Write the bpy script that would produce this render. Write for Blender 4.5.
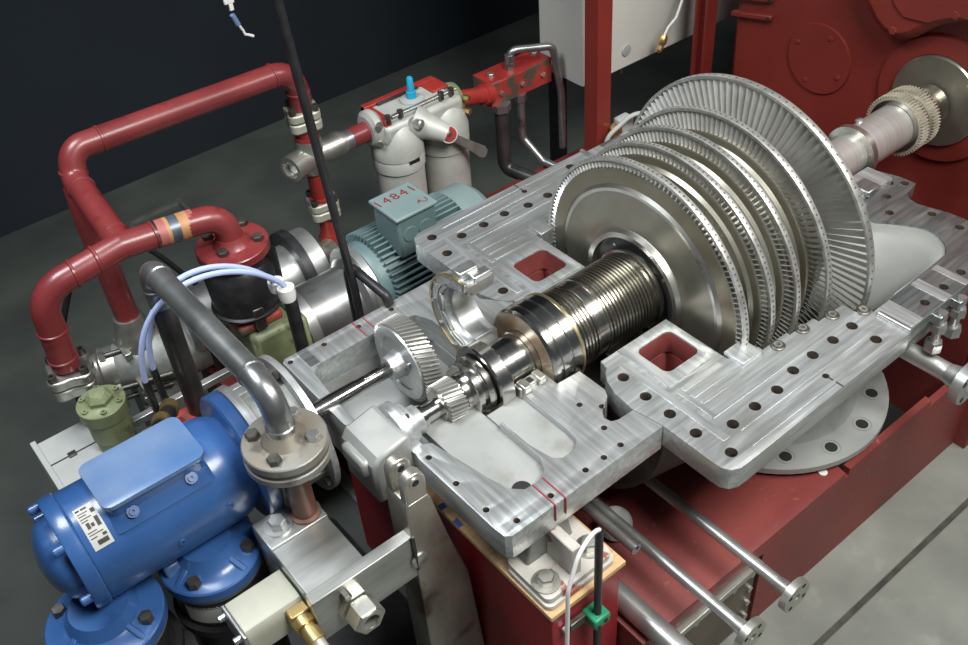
import bpy, bmesh, math, random
from mathutils import Vector, Matrix
random.seed(7)
PI = math.pi
S = bpy.context.scene
COL = S.collection
for o in list(bpy.data.objects):
    bpy.data.objects.remove(o)

# ------------------------------------------------------------------ camera
cam = bpy.data.cameras.new('camera')
cam_o = bpy.data.objects.new('camera', cam)
COL.objects.link(cam_o)
S.camera = cam_o
cam.sensor_width = 36.0
cam.lens = 994.63 / 968 * 36.0
cam.clip_start = 0.05
RX = Vector((0.77496511, -0.6287844, -0.06371236))
RY = Vector((-0.4519423, -0.48088072, -0.75133341))
RZ = Vector((0.44178868, 0.61105149, -0.65684005))
mw = Matrix.Identity(4)
for i in range(3):
    mw[i][0] = RX[i]; mw[i][1] = -RY[i]; mw[i][2] = -RZ[i]
mw[0][3], mw[1][3], mw[2][3] = -2.23111, -1.62753, 1.94767
cam_o.matrix_world = mw

# ------------------------------------------------------------------ light
W = bpy.data.worlds.new('world'); S.world = W; W.use_nodes = True
W.node_tree.nodes['Background'].inputs[0].default_value = (0.75, 0.88, 1.0, 1)
W.node_tree.nodes['Background'].inputs[1].default_value = 0.07

def area(name, loc, target, size, energy, color=(1, 1, 1), spread=PI):
    l = bpy.data.lights.new(name, 'AREA'); l.shape = 'RECTANGLE'
    l.size, l.size_y = size; l.energy = energy; l.color = color; l.spread = spread
    o = bpy.data.objects.new(name, l); COL.objects.link(o)
    o.location = loc
    o.rotation_euler = (Vector(target) - Vector(loc)).to_track_quat('-Z', 'Y').to_euler()
    return o
area('softbox_key', (-0.75, -2.1, 3.5), (-0.55, -0.1, 0), (1.6, 1.4), 94, (1.0, 0.99, 0.95), math.radians(115))  # unseen overhead softbox, placed to suit the pipe shadows
area('softbox_end', (1.5, -2.0, 3.0), (0.3, -0.3, -0.1), (1.2, 1.2), 27, (1.0, 0.98, 0.95), math.radians(110))  # unseen softbox, added to light the outlet end from the front
area('softbox_side', (-2.5, 1.0, 3.6), (-1.3, 0.6, 0), (1.4, 1.4), 38, (0.92, 0.96, 1.0), math.radians(85))  # unseen softbox above the pump side

S.view_settings.view_transform = 'Standard'
S.view_settings.look = 'None'
S.view_settings.gamma = 1.0
S.view_settings.use_curve_mapping = False
S.view_settings.exposure = 0.0

# ------------------------------------------------------------------ materials
MATS = {}
def mat(name, c1, c2=None, metal=0.0, rough=0.5, scale=6.0, bump=0.0, stretch=None, spots=None, coat=0.0, detail=6.0, rvar=0.1, lo=.35, hi=.65):
    """noise-mottled principled material; stretch = streak direction scale; spots = (colour, scale, threshold)"""
    m = bpy.data.materials.new(name); m.use_nodes = True
    nt = m.node_tree; N = nt.nodes; L = nt.links
    b = N['Principled BSDF']
    b.inputs['Metallic'].default_value = metal
    b.inputs['Roughness'].default_value = rough
    if coat: b.inputs['Coat Weight'].default_value = coat; b.inputs['Coat Roughness'].default_value = 0.15
    tc = N.new('ShaderNodeTexCoord')
    mp = N.new('ShaderNodeMapping')
    geo = N.new('ShaderNodeNewGeometry')
    L.new(geo.outputs['Position'], mp.inputs['Vector'])
    if stretch: mp.inputs['Scale'].default_value = stretch
    n = N.new('ShaderNodeTexNoise'); n.inputs['Scale'].default_value = scale
    n.inputs['Detail'].default_value = detail
    L.new(mp.outputs[0], n.inputs['Vector'])
    r = N.new('ShaderNodeValToRGB')
    r.color_ramp.elements[0].position = lo; r.color_ramp.elements[1].position = hi
    c2 = c2 or tuple(v * 0.75 for v in c1)
    r.color_ramp.elements[0].color = (*c2, 1); r.color_ramp.elements[1].color = (*c1, 1)
    L.new(n.outputs['Fac'], r.inputs[0])
    out = r.outputs[0]
    if spots:
        n2 = N.new('ShaderNodeTexNoise'); n2.inputs['Scale'].default_value = spots[1]; n2.inputs['Detail'].default_value = 4
        L.new(geo.outputs['Position'], n2.inputs['Vector'])
        r2 = N.new('ShaderNodeValToRGB')
        r2.color_ramp.elements[0].position = spots[2]; r2.color_ramp.elements[1].position = spots[2] + spots[3] if len(spots) > 3 else spots[2] + .05
        L.new(n2.outputs['Fac'], r2.inputs[0])
        mx = N.new('ShaderNodeMixRGB'); L.new(r2.outputs[0], mx.inputs[0])
        L.new(out, mx.inputs[1]); mx.inputs[2].default_value = (*spots[0], 1)
        out = mx.outputs[0]
    L.new(out, b.inputs['Base Color'])
    if rvar:
        mr = N.new('ShaderNodeMapRange'); L.new(n.outputs['Fac'], mr.inputs[0])
        mr.inputs[3].default_value = max(.03, rough - rvar); mr.inputs[4].default_value = min(1, rough + rvar)
        L.new(mr.outputs[0], b.inputs['Roughness'])
    if bump:
        bp = N.new('ShaderNodeBump'); bp.inputs['Strength'].default_value = bump; bp.inputs['Distance'].default_value = 0.004
        L.new(n.outputs['Fac'], bp.inputs['Height']); L.new(bp.outputs[0], b.inputs['Normal'])
    MATS[name] = m
    return m
mat('machined', (.60, .62, .62), (.40, .42, .42), .72, .36, 5, .12, (1, 14, 14), detail=8, spots=((.37, .375, .36), 4, .50, .22))
mat('machined_y', (.62, .64, .64), (.43, .45, .45), .72, .36, 5, .12, (14, 1, 14), detail=8, spots=((.39, .395, .38), 4, .50, .22))
mat('machined_dark', (.42, .44, .43), (.26, .28, .28), .85, .30, 5, .08, (1, 12, 12))
mat('cast_side', (.34, .35, .33), (.23, .24, .225), .5, .6, 25, .3)
mat('pale_paint', (.31, .32, .31), (.25, .26, .25), 0, .55, 4, .02, spots=((.22, .22, .205), 9, .56, .15))
mat('gear_paint', (.38, .39, .375), (.28, .29, .28), .35, .48, 8, .1)
mat('rotor_steel', (.60, .59, .56), (.50, .49, .46), 1.0, .20, 5, 0, (10, .3, .3), rvar=.05)
mat('fin_steel', (.58, .56, .51), (.46, .44, .39), 1.0, .24, 5, 0, (10, .3, .3), rvar=.05)
mat('disc_steel', (.40, .39, .33), (.30, .285, .23), .85, .36, 5, .02, spots=((.30, .22, .12), 4, .6, .15))
mat('disc_band', (.66, .65, .60), (.52, .51, .47), .95, .3, 8)
mat('shroud', (.66, .66, .63), (.50, .50, .47), .8, .38, 30)
mat('blade_steel', (.66, .66, .63), (.52, .52, .49), .45, .36, 12)
mat('rivet', (.16, .15, .13), None, .6, .5)
mat('oxide_brown', (.34, .20, .10), (.48, .42, .33), .6, .4, 12)
mat('gold_edge', (.55, .45, .25), (.42, .36, .22), .9, .35)
mat('red_pipe', (.215, .034, .034), (.165, .024, .026), 0, .36, 5, .05, coat=.2, spots=((.14, .018, .018), 14, .62, .1))
mat('red_bright', (.36, .032, .026), (.26, .026, .022), 0, .40, 12, .1, coat=.15)
mat('red_base', (.205, .036, .030), (.155, .026, .024), 0, .50, 4, .06, spots=((.26, .08, .068), 40, .64, .08))
mat('red_pedestal', (.26, .012, .018), (.20, .008, .013), 0, .48, 3, .04)
mat('red_gearcase', (.20, .026, .019), (.165, .021, .016), 0, .45, 3, .06, coat=.08)
mat('red_worn', (.34, .038, .030), (.09, .07, .05), 0, .5, 9, .1, lo=.47, hi=.53)
mat('red_inside', (.25, .055, .05), (.19, .04, .035), 0, .7, 10)
mat('blue_paint', (.035, .105, .29), (.027, .085, .24), 0, .30, 4, .03, coat=.35, spots=((.05, .13, .32), 18, .62, .12))
mat('blue_sheen', (.075, .16, .34), (.18, .25, .38), 0, .30, 4, .03, coat=.3, lo=.3, hi=.65)  # paler blue; the lid's light reflection is put into the colour
mat('blue_bright', (.02, .38, .62), None, 0, .35)
mat('blue_hose', (.42, .50, .78), (.36, .44, .70), 0, .35)
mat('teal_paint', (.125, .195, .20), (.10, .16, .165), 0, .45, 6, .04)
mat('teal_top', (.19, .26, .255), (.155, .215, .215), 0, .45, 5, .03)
mat('green_paint', (.20, .235, .125), (.145, .17, .085), 0, .42, 14, .12, spots=((.11, .12, .07), 20, .62, .06))
mat('green_clip', (.02, .26, .13), None, 0, .4)
mat('brass', (.66, .50, .22), (.50, .36, .15), .9, .35)
mat('black_rubber', (.018, .018, .018), (.012, .012, .012), 0, .5, 12)
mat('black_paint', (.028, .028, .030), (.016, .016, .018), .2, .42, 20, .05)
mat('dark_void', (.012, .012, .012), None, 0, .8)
mat('white_paint', (.62, .64, .62), (.55, .57, .55), 0, .5, 3)
mat('white_worn', (.60, .58, .54), (.46, .43, .39), 0, .55, 8, .15, spots=((.26, .08, .06), 14, .60, .04))
mat('white_plastic', (.74, .74, .72), (.68, .68, .66), 0, .4)
mat('filter_cast', (.50, .51, .47), (.38, .39, .36), .15, .45, 7, .1, spots=((.26, .26, .24), 12, .64, .1))
mat('cabinet_paint', (.60, .61, .56), (.55, .56, .52), 0, .5, 2)
mat('wood', (.62, .42, .22), (.50, .31, .15), 0, .6, 14, .1, (1, 8, 8))
mat('marker_blue', (.06, .10, .34), None, 0, .6)
mat('marker_red', (.24, .02, .03), None, 0, .6)
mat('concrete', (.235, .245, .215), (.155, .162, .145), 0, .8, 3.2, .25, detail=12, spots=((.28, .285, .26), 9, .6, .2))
mat('concrete_dimmed', (.085, .098, .084), (.050, .058, .053), 0, .75, 2.4, .15, detail=10)  # darker, greener slab; light falloff is partly put into the colour
mat('joint', (.075, .070, .055), (.035, .034, .03), 0, .9, 14, .3)
mat('wall_dark', (.013, .021, .029), (.010, .016, .024), 0, .85, 2)
mat('zinc', (.55, .55, .50), (.42, .42, .38), .85, .36, 20)
mat('bolt_dark', (.15, .145, .13), (.09, .085, .075), .8, .42, 30)
mat('bolt_light', (.60, .61, .60), (.46, .47, .46), .9, .33, 20)
mat('pipe_steel', (.42, .43, .43), (.28, .29, .29), .85, .32, 8, .03, spots=((.16, .16, .16), 8, .62, .1))
mat('pipe_dark', (.09, .085, .085), (.05, .05, .05), .6, .36, 10)
mat('pipe_silver', (.60, .61, .59), (.46, .47, .46), .85, .36, 10)
mat('flange_rust', (.30, .30, .285), (.29, .25, .19), .55, .45, 6, .1, spots=((.14, .13, .115), 14, .56, .1))
mat('gasket', (.09, .085, .075), (.15, .13, .10), .2, .7, 30, .3)
mat('brown_pipe', (.22, .085, .055), (.10, .065, .05), .3, .48, 9, .1)
mat('alu_block', (.56, .57, .55), (.38, .39, .37), .8, .36, 4, .04, (1, 5, 5), spots=((.30, .30, .28), 6, .6, .1))
mat('bracket_steel', (.58, .56, .50), (.30, .27, .22), .85, .33, 6, .08, (1, 1, .5), spots=((.14, .10, .07), 5, .57, .12))
mat('cream_block', (.46, .46, .38), (.38, .38, .31), .3, .42, 6)
mat('label_white', (.50, .50, .46), (.42, .42, .38), 0, .5)
mat('ink', (.03, .03, .03), None, 0, .6)
mat('panel_steel', (.20, .16, .12), (.12, .10, .08), .5, .5, 6, .1)
mat('panel_grey', (.46, .48, .46), (.38, .40, .39), .1, .5, 5)
mat('bore', (.13, .10, .08), (.07, .06, .05), .5, .5, 60, .3)
mat('shaded_iron', (.085, .075, .062), (.05, .045, .04), .4, .6, 12, .2)  # dark oily iron; shade under the flange is put into the colour
mat('sheet_grey', (.30, .31, .295), (.24, .25, .24), .2, .5, 3, .02)
mat('gear_steel', (.50, .50, .48), (.40, .40, .38), .75, .40, 5, 0)
mat('shaft_steel', (.72, .72, .69), (.62, .61, .58), .7, .30, 5, 0, (10, .3, .3), rvar=.05)
mat('disc_tint', (.36, .33, .26), (.29, .26, .19), .85, .36, 5, .02)
mat('primer_pink', (.40, .13, .11), (.30, .08, .07), 0, .5, 20)
mat('bare_blue', (.16, .19, .22), (.10, .12, .14), .6, .4, 20)
mat('primer_tan', (.48, .24, .10), (.36, .17, .08), 0, .5, 20)
mat('teeth_pale', (.60, .57, .47), (.46, .43, .34), .45, .4, 20)
mat('glass_dark', (.05, .05, .05), None, 0, .1)

# ------------------------------------------------------------------ mesh kit
def frame(d):
    d = Vector(d).normalized()
    a = Vector((0, 0, 1)) if abs(d.z) < .9 else Vector((1, 0, 0))
    u = d.cross(a).normalized()
    return u, d.cross(u)
class MB:
    def __init__(s): s.v = []; s.f = []
    def add(s, vs, fs):
        k = len(s.v); s.v += [Vector(p) for p in vs]; s.f += [tuple(i + k for i in q) for q in fs]; return s
    def box(s, x0, x1, y0, y1, z0, z1, rz=0, c=None):
        vs = [Vector((x, y, z)) for z in (z0, z1) for y in (y0, y1) for x in (x0, x1)]
        if rz:
            c = Vector(c) if c else Vector(((x0 + x1) / 2, (y0 + y1) / 2, 0))
            R = Matrix.Rotation(rz, 3, 'Z'); vs = [R @ (p - c) + c for p in vs]
        return s.add(vs, [(0, 2, 3, 1), (4, 5, 7, 6), (0, 1, 5, 4), (2, 6, 7, 3), (0, 4, 6, 2), (1, 3, 7, 5)])
    def lathe(s, prof, o, d, n=48, cap=True, a0=0, a1=2 * PI):
        """prof: list of (t along axis, radius)"""
        o = Vector(o); d = Vector(d).normalized(); u, w = frame(d)
        full = abs(a1 - a0 - 2 * PI) < 1e-6
        m = n if full else n + 1
        k = len(s.v); P = len(prof)
        for t, r in prof:
            for i in range(m):
                a = a0 + (a1 - a0) * i / n
                s.v.append(o + d * t + (u * math.cos(a) + w * math.sin(a)) * r)
        for j in range(P - 1):
            for i in range(n):
                i2 = (i + 1) % m
                s.f.append((k + j * m + i, k + j * m + i2, k + (j + 1) * m + i2, k + (j + 1) * m + i))
        if cap and full:
            if prof[0][1] > 1e-6: s.f.append(tuple(k + i for i in reversed(range(m))))
            if prof[-1][1] > 1e-6: s.f.append(tuple(k + (P - 1) * m + i for i in range(m)))
        return s
    def cyl(s, p0, p1, r0, r1=None, n=24):
        p0, p1 = Vector(p0), Vector(p1); r1 = r0 if r1 is None else r1
        return s.lathe([(0, r0), ((p1 - p0).length, r1)], p0, p1 - p0, n)
    def tubering(s, p0, p1, ro, ri, n=40):
        p0, p1 = Vector(p0), Vector(p1); L = (p1 - p0).length
        return s.lathe([(0, ri), (0, ro), (L, ro), (L, ri), (0, ri)], p0, p1 - p0, n, cap=False)
    def tube(s, pts, r, n=14, cap=True):
        pts = [Vector(p) for p in pts]; k = len(s.v); P = len(pts)
        rr = r if isinstance(r, (list, tuple)) else [r] * P
        t = [(pts[min(i + 1, P - 1)] - pts[max(i - 1, 0)]).normalized() for i in range(P)]
        u, w = frame(t[0])
        for i in range(P):
            if i:
                q = t[i - 1].rotation_difference(t[i]); u = q @ u
            w = t[i].cross(u)
            for j in range(n):
                a = 2 * PI * j / n
                s.v.append(pts[i] + (u * math.cos(a) + w * math.sin(a)) * rr[i])
        for i in range(P - 1):
            for j in range(n):
                j2 = (j + 1) % n
                s.f.append((k + i * n + j, k + i * n + j2, k + (i + 1) * n + j2, k + (i + 1) * n + j))
        if cap:
            s.f.append(tuple(k + j for j in reversed(range(n)))); s.f.append(tuple(k + (P - 1) * n + j for j in range(n)))
        return s
    def hexa(s, p, d, r, h):
        p = Vector(p); d = Vector(d).normalized()
        return s.lathe([(0, r), (h * .85, r), (h, r * .86)], p, d, 6)
    def prism(s, poly, z0, z1):
        n = len(poly); k = len(s.v)
        s.v += [Vector((x, y, z0)) for x, y in poly] + [Vector((x, y, z1)) for x, y in poly]
        s.f.append(tuple(k + i for i in reversed(range(n)))); s.f.append(tuple(k + n + i for i in range(n)))
        for i in range(n):
            j = (i + 1) % n; s.f.append((k + i, k + j, k + n + j, k + n + i))
        return s
    def sweep(s, poly, o, ax, ay, az, depth):
        """polygon in the (ax, ay) plane through o, extruded along az"""
        o, ax, ay, az = Vector(o), Vector(ax), Vector(ay), Vector(az)
        n = len(poly); k = len(s.v)
        s.v += [o + ax * x + ay * y for x, y in poly] + [o + ax * x + ay * y + az * depth for x, y in poly]
        s.f.append(tuple(k + i for i in reversed(range(n)))); s.f.append(tuple(k + n + i for i in range(n)))
        for i in range(n):
            j = (i + 1) % n; s.f.append((k + i, k + j, k + n + j, k + n + i))
        return s
    def mesh(s, name, ang=32):
        me = bpy.data.meshes.new(name); me.from_pydata([tuple(p) for p in s.v], [], s.f)
        bm = bmesh.new(); bm.from_mesh(me)
        bmesh.ops.recalc_face_normals(bm, faces=bm.faces); bm.to_mesh(me); bm.free()
        me.polygons.foreach_set('use_smooth', [True] * len(me.polygons))
        me.set_sharp_from_angle(angle=math.radians(ang))
        return me

def wpos(o):
    p = Vector((0, 0, 0))
    while o: p += o.location; o = o.parent
    return p
def put(name, me, m, parent=None, loc=None, bev=0, kind=None, label=None, mats=None):
    """link a mesh (built in world coordinates, or about the origin when loc is given)"""
    if isinstance(me, MB): me = me.mesh(name)
    o = bpy.data.objects.new(name, me); COL.objects.link(o)
    if not me.materials:
        me.materials.append(MATS[m] if isinstance(m, str) else m)
    if parent:
        o.parent = parent
        if loc is None:
            me.transform(Matrix.Translation(-wpos(parent)))
        else: o.location = Vector(loc) - wpos(parent)
    elif loc is not None: o.location = loc
    if bev:
        b = o.modifiers.new('bevel', 'BEVEL'); b.width = bev; b.segments = 2; b.limit_method = 'ANGLE'; b.angle_limit = math.radians(40)
    if kind: o['kind'] = kind
    if label: o['label'] = label
    return o
def solo(name, mb, m, label, cat, base=None, bev=0, group=None):
    """a thing that is one mesh; origin moved to base"""
    me = mb.mesh(name) if isinstance(mb, MB) else mb
    if base is None:
        xs = [v.co for v in me.vertices]
        base = ((min(v.x for v in xs) + max(v.x for v in xs)) / 2, (min(v.y for v in xs) + max(v.y for v in xs)) / 2, min(v.z for v in xs))
    me.transform(Matrix.Translation(-Vector(base)))
    o = put(name, me, m, loc=base, bev=bev)
    o['label'] = label; o['category'] = cat
    if group: o['group'] = group
    return o
def thing(name, label, cat, loc, group=None):
    o = bpy.data.objects.new(name, None); COL.objects.link(o); o.location = loc; o.empty_display_size = .05
    o['label'] = label; o['category'] = cat
    if group: o['group'] = group
    return o
def struct(name, mb, m, **k):
    o = put(name, mb, m, **k); o['kind'] = 'structure'; return o
def plate(name, outer, holes, z0, z1, bevel=.003, bores=None):
    """flat plate with real through holes, bevelled rims"""
    cu = bpy.data.curves.new(name, 'CURVE'); cu.dimensions = '2D'; cu.fill_mode = 'BOTH'
    cu.extrude = (z1 - z0) / 2
    def area2(p): return sum(p[i][0] * p[(i + 1) % len(p)][1] - p[(i + 1) % len(p)][0] * p[i][1] for i in range(len(p)))
    if area2(outer) < 0: outer = outer[::-1]
    holes = [h[::-1] if area2(h) > 0 else h for h in holes]
    for pl in [outer] + holes:
        sp = cu.splines.new('POLY'); sp.points.add(len(pl) - 1)
        for p, q in zip(sp.points, pl): p.co = (q[0], q[1], 0, 1)
        sp.use_cyclic_u = True
    ob = bpy.data.objects.new(name, cu)
    me = bpy.data.meshes.new_from_object(ob)
    bpy.data.objects.remove(ob); bpy.data.curves.remove(cu)
    me.transform(Matrix.Translation((0, 0, (z0 + z1) / 2)))
    me.materials.clear()
    bm = bmesh.new(); bm.from_mesh(me); bmesh.ops.remove_doubles(bm, verts=bm.verts, dist=1e-6)
    bmesh.ops.recalc_face_normals(bm, faces=bm.faces)
    if sum(f.normal.z * f.calc_area() for f in bm.faces if f.calc_center_median().z > (z0 + z1) / 2 + .25 * (z1 - z0) and abs(f.normal.z) > .9) < 0:
        bmesh.ops.reverse_faces(bm, faces=bm.faces)
    ed = [e for e in bm.edges if len(e.link_faces) == 2 and {abs(f.normal.z) > .9 for f in e.link_faces} == {True, False}]
    bmesh.ops.bevel(bm, geom=ed, offset=bevel, segments=2, profile=.5, affect='EDGES', clamp_overlap=True)
    bm.to_mesh(me); bm.free()
    me.polygons.foreach_set('use_smooth', [True] * len(me.polygons))
    me.set_sharp_from_angle(angle=math.radians(32))
    if bores:
        me.materials.append(MATS[bores[0]]); me.materials.append(MATS['bore'])
        if bores[1:]: me.materials.append(MATS[bores[1]])
        cs = [(sum(p[0] for p in h) / len(h), sum(p[1] for p in h) / len(h), max(abs(p[0] - h[0][0]) for p in h) * .62) for h in holes if len(h) <= 20]
        for f in me.polygons:
            if abs(f.normal.z) < .4:
                c = f.center
                if bores[1:] and abs(f.normal.z) < .2 and -.692 < c.x < -.549 and .208 < abs(c.y) < .339: f.material_index = 2
                if any((c.x - a) ** 2 + (c.y - b) ** 2 < r * r for a, b, r in cs): f.material_index = 1
    return me
def circ(x, y, r, n=20): return [(x + r * math.cos(2 * PI * i / n), y + r * math.sin(2 * PI * i / n)) for i in range(n)]
def rrect(x0, x1, y0, y1, r, n=5):
    out = []
    for cx, cy, a in ((x1 - r, y1 - r, 0), (x0 + r, y1 - r, PI / 2), (x0 + r, y0 + r, PI), (x1 - r, y0 + r, 1.5 * PI)):
        out += [(cx + r * math.cos(a + PI / 2 * i / n), cy + r * math.sin(a + PI / 2 * i / n)) for i in range(n + 1)]
    return out
def fillet(pts, R, n=6):
    """round the corners of a polyline path in 3D for tubes"""
    pts = [Vector(p) for p in pts]; out = [pts[0]]
    for i in range(1, len(pts) - 1):
        r = R[i - 1] if isinstance(R, (list, tuple)) else R
        a, b, c = pts[i - 1], pts[i], pts[i + 1]
        d0 = (a - b).normalized(); d1 = (c - b).normalized()
        ang = d0.angle(d1); t = min(r / math.tan(ang / 2), (a - b).length * .49 if i > 1 else (a - b).length * .95, (c - b).length * .49 if i < len(pts) - 2 else (c - b).length * .95)
        p0, p1 = b + d0 * t, b + d1 * t
        rr = t * math.tan(ang / 2); ctr = b + (d0 + d1).normalized() * (rr / math.sin(ang / 2))
        v0, v1 = p0 - ctr, p1 - ctr; q = v0.rotation_difference(v1); ax, an = q.to_axis_angle()
        for k in range(n + 1): out.append(ctr + Matrix.Rotation(an * k / n, 3, ax) @ v0)
    out.append(pts[-1]); return out
def bolts(parent, pts, d, r, h, m, name='bolt', washer=False):
    mb = MB(); 
    if washer: mb.lathe([(0, r * 1.55), (r * .22, r * 1.55)], (0, 0, 0), d, 20)
    mb.hexa(Vector(d).normalized() * (r * .2 if washer else 0), d, r, h)
    me = mb.mesh(name)
    return [put(name, me, m, parent, loc=p) for p in pts]
def ringpts(c, ax, r, n, a0=0):
    u, w = frame(ax); c = Vector(c)
    return [c + (u * math.cos(a0 + 2 * PI * i / n) + w * math.sin(a0 + 2 * PI * i / n)) * r for i in range(n)]
XA = (1, 0, 0); YA = (0, 1, 0); ZA = (0, 0, 1)
FLOOR = -1.0

# ================================================================== setting
fl = struct('floor', MB().box(-9, 9, -7, 9, FLOOR - .12, FLOOR - .012), 'joint')
put('slab', MB().box(-9, 9, -7, -.853, FLOOR - .06, FLOOR), 'concrete', fl, bev=.006)
put('slab', MB().box(-1.25, 9, -.835, 1.7, FLOOR - .06, FLOOR), 'concrete', fl, bev=.006)
put('slab', MB().prism([(-9, -.838), (-1.256, -.838), (-1.256, 1.706), (9, 1.706), (9, 9), (-9, 9)], FLOOR - .06, FLOOR), 'concrete_dimmed', fl)
struct('wall_back', MB().box(-9, 9, 3.4, 3.55, FLOOR, 4.2), 'wall_dark')
struct('wall_right', MB().box(5.0, 5.15, -7, 9, FLOOR, 4.2), 'wall_dark')

# ================================================================== base frame
B = thing('base_frame', 'red painted steel base frame under the turbine casing', 'machine base', (-.3, 0, FLOOR))
def topplate():
    return plate('top_plate', [(-1.08, -.655), (-.17, -.655), (-.16, -.60), (-.16, .5), (1.1, .5), (1.1, 1.36), (-.04, 1.36), (-.04, 1.26), (-1.08, 1.26)], [], -.575, -.55, .002)
put('deck_plate', topplate(), 'red_base', B)
put('skirt_plate', MB().box(-.56, .62, -.655, -.630, FLOOR, -.575), 'red_base', B)
put('skirt_plate', MB().box(-.15, .30, -.655, -.630, -.575, -.545), 'red_base', B)
put('skirt_plate', MB().box(-1.08, -.56, -.655, -.600, -.612, -.575), 'red_base', B)
put('skirt_plate', MB().box(-.04, 1.1, 1.335, 1.36, FLOOR, -.575).box(-1.08, -.04, 1.235, 1.26, FLOOR, -.575), 'red_base', B)
put('end_plate', MB().box(-1.08, -1.055, -.60, 1.235, FLOOR, -.575), 'red_base', B)
put('end_post', MB().box(.62, .70, -.70, -.60, FLOOR, -.15), 'red_base', B, bev=.004)
put('end_wall', MB().box(.60, .66, -.60, .50, FLOOR, -.35), 'red_base', B)
pn = put('access_panel', MB().box(-1.08, -.57, -.646, -.620, FLOOR + .02, -.612), 'panel_steel', B, label='brown bolted access panel')
put('panel_bar', MB().box(-1.08, -.572, -.672, -.646, -.652, -.626), 'zinc', pn, bev=.003)
bolts(B, [(-1.02 + .085 * i, -.646, -.69) for i in range(5)] + [(-.595, -.646, -.69 - .075 * i) for i in range(4)], (0, -1, 0), .011, .012, 'bolt_light')
bolts(B, [(-.580, -.672, -.639)], (0, -1, 0), .012, .016, 'bolt_light')
put('shade_floor', MB().box(-1.05, .60, -.63, 1.23, FLOOR, FLOOR + .03), 'dark_void', B)  # added dark plate; stands in for the shade inside the base
put('rivet', MB().cyl((-.22, -.605, -.551), (-.22, -.605, -.547), .014), 'white_paint', B)
put('rivet', MB().cyl((-.02, -.656, -.66), (-.02, -.652, -.66), .010), 'bolt_dark', B)

# ================================================================== turbine casing (lower half, open joint face)
C = thing('turbine_casing', 'open lower half of the turbine casing, bright machined flange with bolt holes', 'turbine casing', (-.45, 0, -.5))
HOLES = [(-.784, .260), (-.792, .353), (-.792, .441), (-.793, .533), (-.777, .637), (-.699, .576), (-.607, .573), (-.516, .573), (-.425, .555), (-.337, .553), (-.246, .553), (-.158, .553), (-.158, .632)]
def casing_half(sg):
    out = [(-.785, -.172), (-.52, -.172), (-.52, -.40), (-.505, -.43), (-.42, -.43), (-.42, -.446), (-.315, -.446), (-.315, -.458), (-.21, -.458), (-.21, -.478), (-.10, -.478), (-.10, -.53), (-.062, -.53), (-.062, -.680), (-.77, -.688),
           (-.798, -.687), (-.822, -.676), (-.834, -.655), (-.836, -.63), (-.836, -.455), (-.852, -.36), (-.845, -.29), (-.828, -.242), (-.808, -.215), (-.792, -.203)]
    H = [circ(x, -y, .0165) for x, y in HOLES] + [rrect(-.688, -.553, -.335, -.212, .022)] + [circ(-.379, -.628, .010)]
    if sg > 0:
        out = [(x, -y) for x, y in out]; H = [[(x, -y) for x, y in h] for h in H]
    return out, H
for sg in (-1, 1):
    o_, h_ = casing_half(sg)
    fp = put('joint_flange', plate('joint_flange', o_, h_, -.074, 0, .003, ('machined', 'red_inside')), 'machined', C)
    bf = MB()
    for x, y in HOLES: bf.cyl((x, sg * y, -.070), (x, sg * y, -.066), .0167, n=16)
    put('bore_bottoms', bf, 'bore', fp)
    q = lambda y0, y1: (min(sg * y0, sg * y1), max(sg * y0, sg * y1))
    # steam inlet neck (red inside) below the window
    mb = MB()
    for (x0, x1, y0, y1) in ((-.70, -.688, .20, .347), (-.553, -.541, .20, .347), (-.70, -.541, .335, .347), (-.70, -.541, .20, .212)):
        a, b_ = q(y0, y1); mb.box(x0, x1, a, b_, -.34, -.080)
    a, b_ = q(.20, .347); mb.add([(-.70, a, -.34), (-.541, a, -.34), (-.541, b_, -.34), (-.70, b_, -.34), (-.70, a, -.19), (-.541, a, -.30), (-.541, b_, -.30), (-.70, b_, -.19)], [(0, 3, 2, 1), (4, 5, 6, 7), (0, 1, 5, 4), (2, 3, 7, 6), (0, 4, 7, 3), (1, 2, 6, 5)])
    put('inlet_duct', mb, 'red_inside', C)
    a, b_ = q(.172, .376)
    fr = plate('inlet_rim', [(x, sg * y) for x, y in ((-.772, .174), (-.53, .174), (-.53, .375), (-.722, .375), (-.722, .182))] if 0 else [(-.722, sg * .176), (-.528, sg * .176), (-.528, sg * .374), (-.722, sg * .374)], [[(x, sg * y) for x, y in rrect(-.688, -.553, .212, .335, .022)]], -.0005, .005, .0015)
    put('inlet_rim', fr, 'machined_y', fp)
    # raised machined lands
    for (x0, x1, y0, y1, h) in ((-.762, -.738, .22, .60, .0022), (-.70, -.55, .395, .412, .0022), (-.70, -.55, .43, .446, .0022), (-.70, -.55, .464, .478, .0022), (-.72, -.706, .392, .53, .0025), (-.72, -.10, .522, .531, .0022), (-.70, -.19, .600, .606, .0018), (-.72, -.12, .652, .660, .0018)):
        a, b_ = q(y0, y1); put('land', MB().box(x0, x1, a, b_, -.001, h), 'machined_y' if x1 - x0 < .03 else 'machined', fp, bev=.0006)
    a, b_ = q(.385, .455); put('packing_block', MB().box(-.515, -.435, a, b_, -.05, .012), 'machined_y', C, bev=.002)
    for (x, y) in ((-.377, .465), (-.271, .467), (-.162, .488), (-.080, .535)):
        lug = put('clamp_screw', MB().lathe([(0, .021), (.008, .021), (.010, .018)], (x, sg * y, -.004), ZA, 24), 'bolt_dark', C)
        put('screw_socket', MB().lathe([(.0095, .012), (.013, .012), (.013, .007), (.004, .006)], (x, sg * y, -.004), ZA, 12), 'zinc', lug)
    g = MB().box(-.379, -.345, *q(.63, .66), -.0005, .0012, 0)
    put('scribe_slot', MB().box(-.381, -.376, *q(.634, .684), .0, .0006), 'ink', fp)
sh = MB()
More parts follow.
